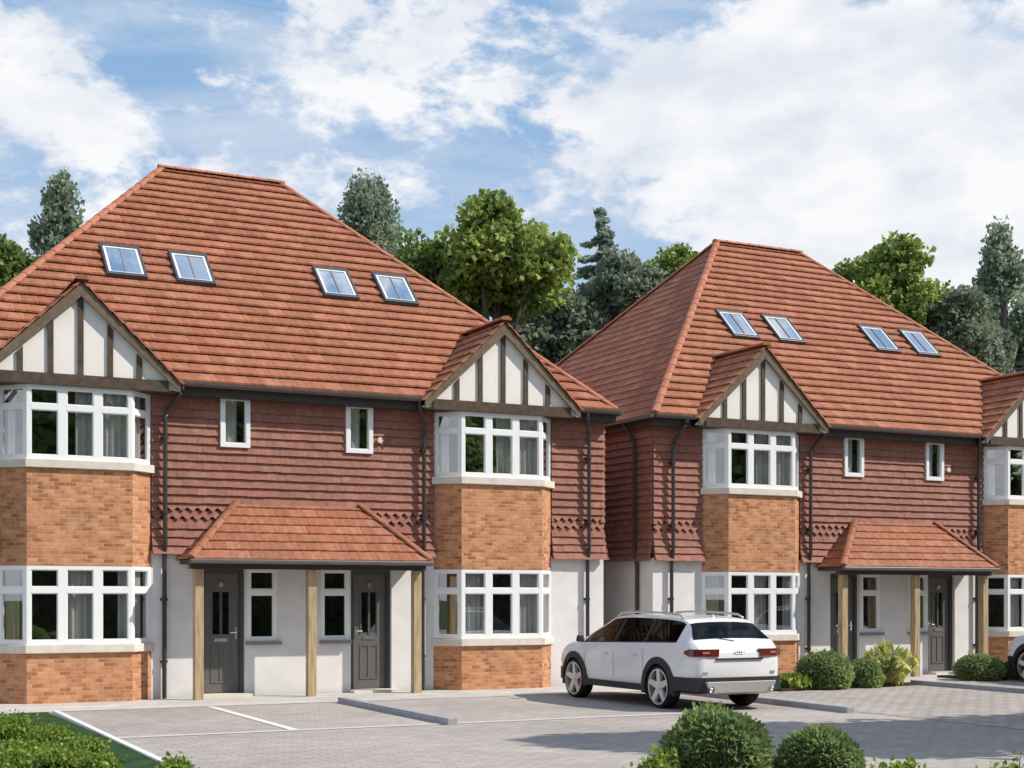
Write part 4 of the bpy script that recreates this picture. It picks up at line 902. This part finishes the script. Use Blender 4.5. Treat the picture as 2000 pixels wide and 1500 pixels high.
# ------------------------------------------------------------------ light, sky and camera
SUN_EL, SUN_AZ = R(43), R(124)
sd = Vector((math.sin(SUN_AZ)*math.cos(SUN_EL), math.cos(SUN_AZ)*math.cos(SUN_EL), math.sin(SUN_EL)))
sun = bpy.data.lights.new('sun', 'SUN'); sun.energy = 5.0; sun.angle = R(.5); sun.color = (1, .945, .855)
so = bpy.data.objects.new('sun', sun); COL.objects.link(so); so.rotation_euler = sd.to_track_quat('Z', 'Y').to_euler(); so.location = sd*60
w = bpy.data.worlds.new('World'); scene.world = w; w.use_nodes = True; nt = w.node_tree; nt.nodes.clear()
out = N(nt, 'ShaderNodeOutputWorld'); bg = N(nt, 'ShaderNodeBackground'); bg.inputs['Strength'].default_value = .10
sky = N(nt, 'ShaderNodeTexSky'); sky.sky_type = 'NISHITA'; sky.sun_disc = False; sky.sun_elevation = SUN_EL; sky.sun_rotation = SUN_AZ; sky.air_density = 1.0; sky.dust_density = .6; sky.ozone_density = 2.0
tc = N(nt, 'ShaderNodeTexCoord'); dirn = N(nt, 'ShaderNodeVectorMath', operation='NORMALIZE'); L(nt, tc.outputs['Generated'], dirn.inputs[0])
def skydir(u, v): p = FWD + RGT*((u-CX)/FPX) + Vector((0,0,-(v-VH)/FPX)); return p.normalized()
acc = None
def math2(op, a, b):
    n = N(nt, 'ShaderNodeMath', operation=op)
    for i, q in enumerate((a, b)):
        if isinstance(q, (int, float)): n.inputs[i].default_value = q
        else: L(nt, q, n.inputs[i])
    return n.outputs[0]
# cloud banks standing in given directions of the sky (angular radius, weight); last two unseen, added to brighten pane reflections
for u, v, rad, wgt in ((1750,230,.16,.40),(1500,330,.12,.30),(1950,420,.12,.38),(1270,190,.085,.20),(1150,270,.06,.16),(800,110,.11,.20),(620,40,.06,.14),(40,130,.065,.20),(330,220,.12,.10),(60,330,.12,.10),(850,300,.09,-.12),(1330,10,.05,-.22),(1180,150,.035,-.14),(1500,220,.03,-.30),(950,30,.06,-.08),(420,40,.10,-.10),(250,60,.06,-.14),(1250,400,.08,-.12),(700,300,.12,.06),((.45,.17,.89),None,.6,.06),((-.89,-.45,.12),None,.7,.45)):
    dn = N(nt, 'ShaderNodeVectorMath', operation='DISTANCE'); L(nt, dirn.outputs[0], dn.inputs[0]); dn.inputs[1].default_value = skydir(u, v) if v is not None else Vector(u).normalized()
    mr = N(nt, 'ShaderNodeMapRange', interpolation_type='SMOOTHSTEP'); mr.inputs['From Min'].default_value = 0; mr.inputs['From Max'].default_value = rad; mr.inputs['To Min'].default_value = wgt; mr.inputs['To Max'].default_value = 0
    L(nt, dn.outputs['Value'], mr.inputs['Value']); acc = mr.outputs[0] if acc is None else math2('ADD', acc, mr.outputs[0])
mp = N(nt, 'ShaderNodeMapping'); mp.inputs['Scale'].default_value = (1, 1, 1.9); mp.inputs['Location'].default_value = (.3, .7, .2); L(nt, dirn.outputs[0], mp.inputs['Vector'])
n1 = N(nt, 'ShaderNodeTexNoise', i_Scale=15.0, i_Detail=13.0, i_Roughness=.63, i_Distortion=.1); L(nt, mp.outputs[0], n1.inputs['Vector'])
n2 = N(nt, 'ShaderNodeTexNoise', i_Scale=2.2, i_Detail=4.0, i_Roughness=.5); L(nt, mp.outputs[0], n2.inputs['Vector'])
dens = math2('ADD', math2('ADD', math2('MULTIPLY', n1.outputs['Fac'], 1.2), math2('MULTIPLY', n2.outputs['Fac'], .34)), acc)
cov = N(nt, 'ShaderNodeMapRange', interpolation_type='SMOOTHSTEP'); cov.inputs['From Min'].default_value = .76; cov.inputs['From Max'].default_value = .97; L(nt, dens, cov.inputs['Value'])
mp2 = N(nt, 'ShaderNodeMapping'); mp2.inputs['Scale'].default_value = (1, 1, 4.2); mp2.inputs['Rotation'].default_value = (.12, .10, 0); L(nt, dirn.outputs[0], mp2.inputs['Vector'])
n4 = N(nt, 'ShaderNodeTexNoise', i_Scale=5.5, i_Detail=9.0, i_Roughness=.6, i_Distortion=.4); L(nt, mp2.outputs[0], n4.inputs['Vector'])
veil = N(nt, 'ShaderNodeMapRange', interpolation_type='SMOOTHSTEP'); veil.inputs['From Min'].default_value = .40; veil.inputs['From Max'].default_value = .72; veil.inputs['To Max'].default_value = .6; L(nt, n4.outputs['Fac'], veil.inputs['Value'])
n3 = N(nt, 'ShaderNodeTexNoise', i_Scale=11.0, i_Detail=8.0, i_Roughness=.55); L(nt, mp.outputs[0], n3.inputs['Vector'])
cl = ramp(nt, [(.36, (7.4, 7.9, 8.8)), (.58, (9.6, 9.65, 9.8))]); L(nt, n3.outputs['Fac'], cl.inputs['Fac'])
blue = mix(nt, sky.outputs['Color'], (2.9, 5.3, 8.6), .68)
sep = N(nt, 'ShaderNodeSeparateXYZ'); L(nt, dirn.outputs[0], sep.inputs[0])
hz = N(nt, 'ShaderNodeMapRange', interpolation_type='SMOOTHSTEP'); hz.inputs['From Min'].default_value = .10; hz.inputs['From Max'].default_value = .40; hz.inputs['To Min'].default_value = .66; hz.inputs['To Max'].default_value = 0.0; L(nt, sep.outputs['Z'], hz.inputs['Value'])
lift = mix(nt, blue, (6.1, 7.2, 8.9), hz.outputs[0])
L(nt, mix(nt, mix(nt, lift, (7.9, 8.3, 9.0), veil.outputs[0]), cl.outputs['Color'], cov.outputs[0]), bg.inputs['Color']); L(nt, bg.outputs[0], out.inputs['Surface'])

cam = bpy.data.cameras.new('camera'); co = bpy.data.objects.new('camera', cam); COL.objects.link(co)
co.location = (0, 0, EYE); co.rotation_euler = (R(90), 0, THETA-R(90))
cam.sensor_width = 36; cam.lens = 36*FPX/2000; cam.shift_x = -(CX-1000)/2000; cam.shift_y = (VH-750)/2000; cam.clip_start = .1; cam.clip_end = 3000
scene.camera = co
scene.view_settings.view_transform = 'Standard'; scene.view_settings.look = 'None'; scene.view_settings.exposure = 0.0; scene.view_settings.gamma = 1
scene.cycles.max_bounces = 8; scene.cycles.transparent_max_bounces = 12
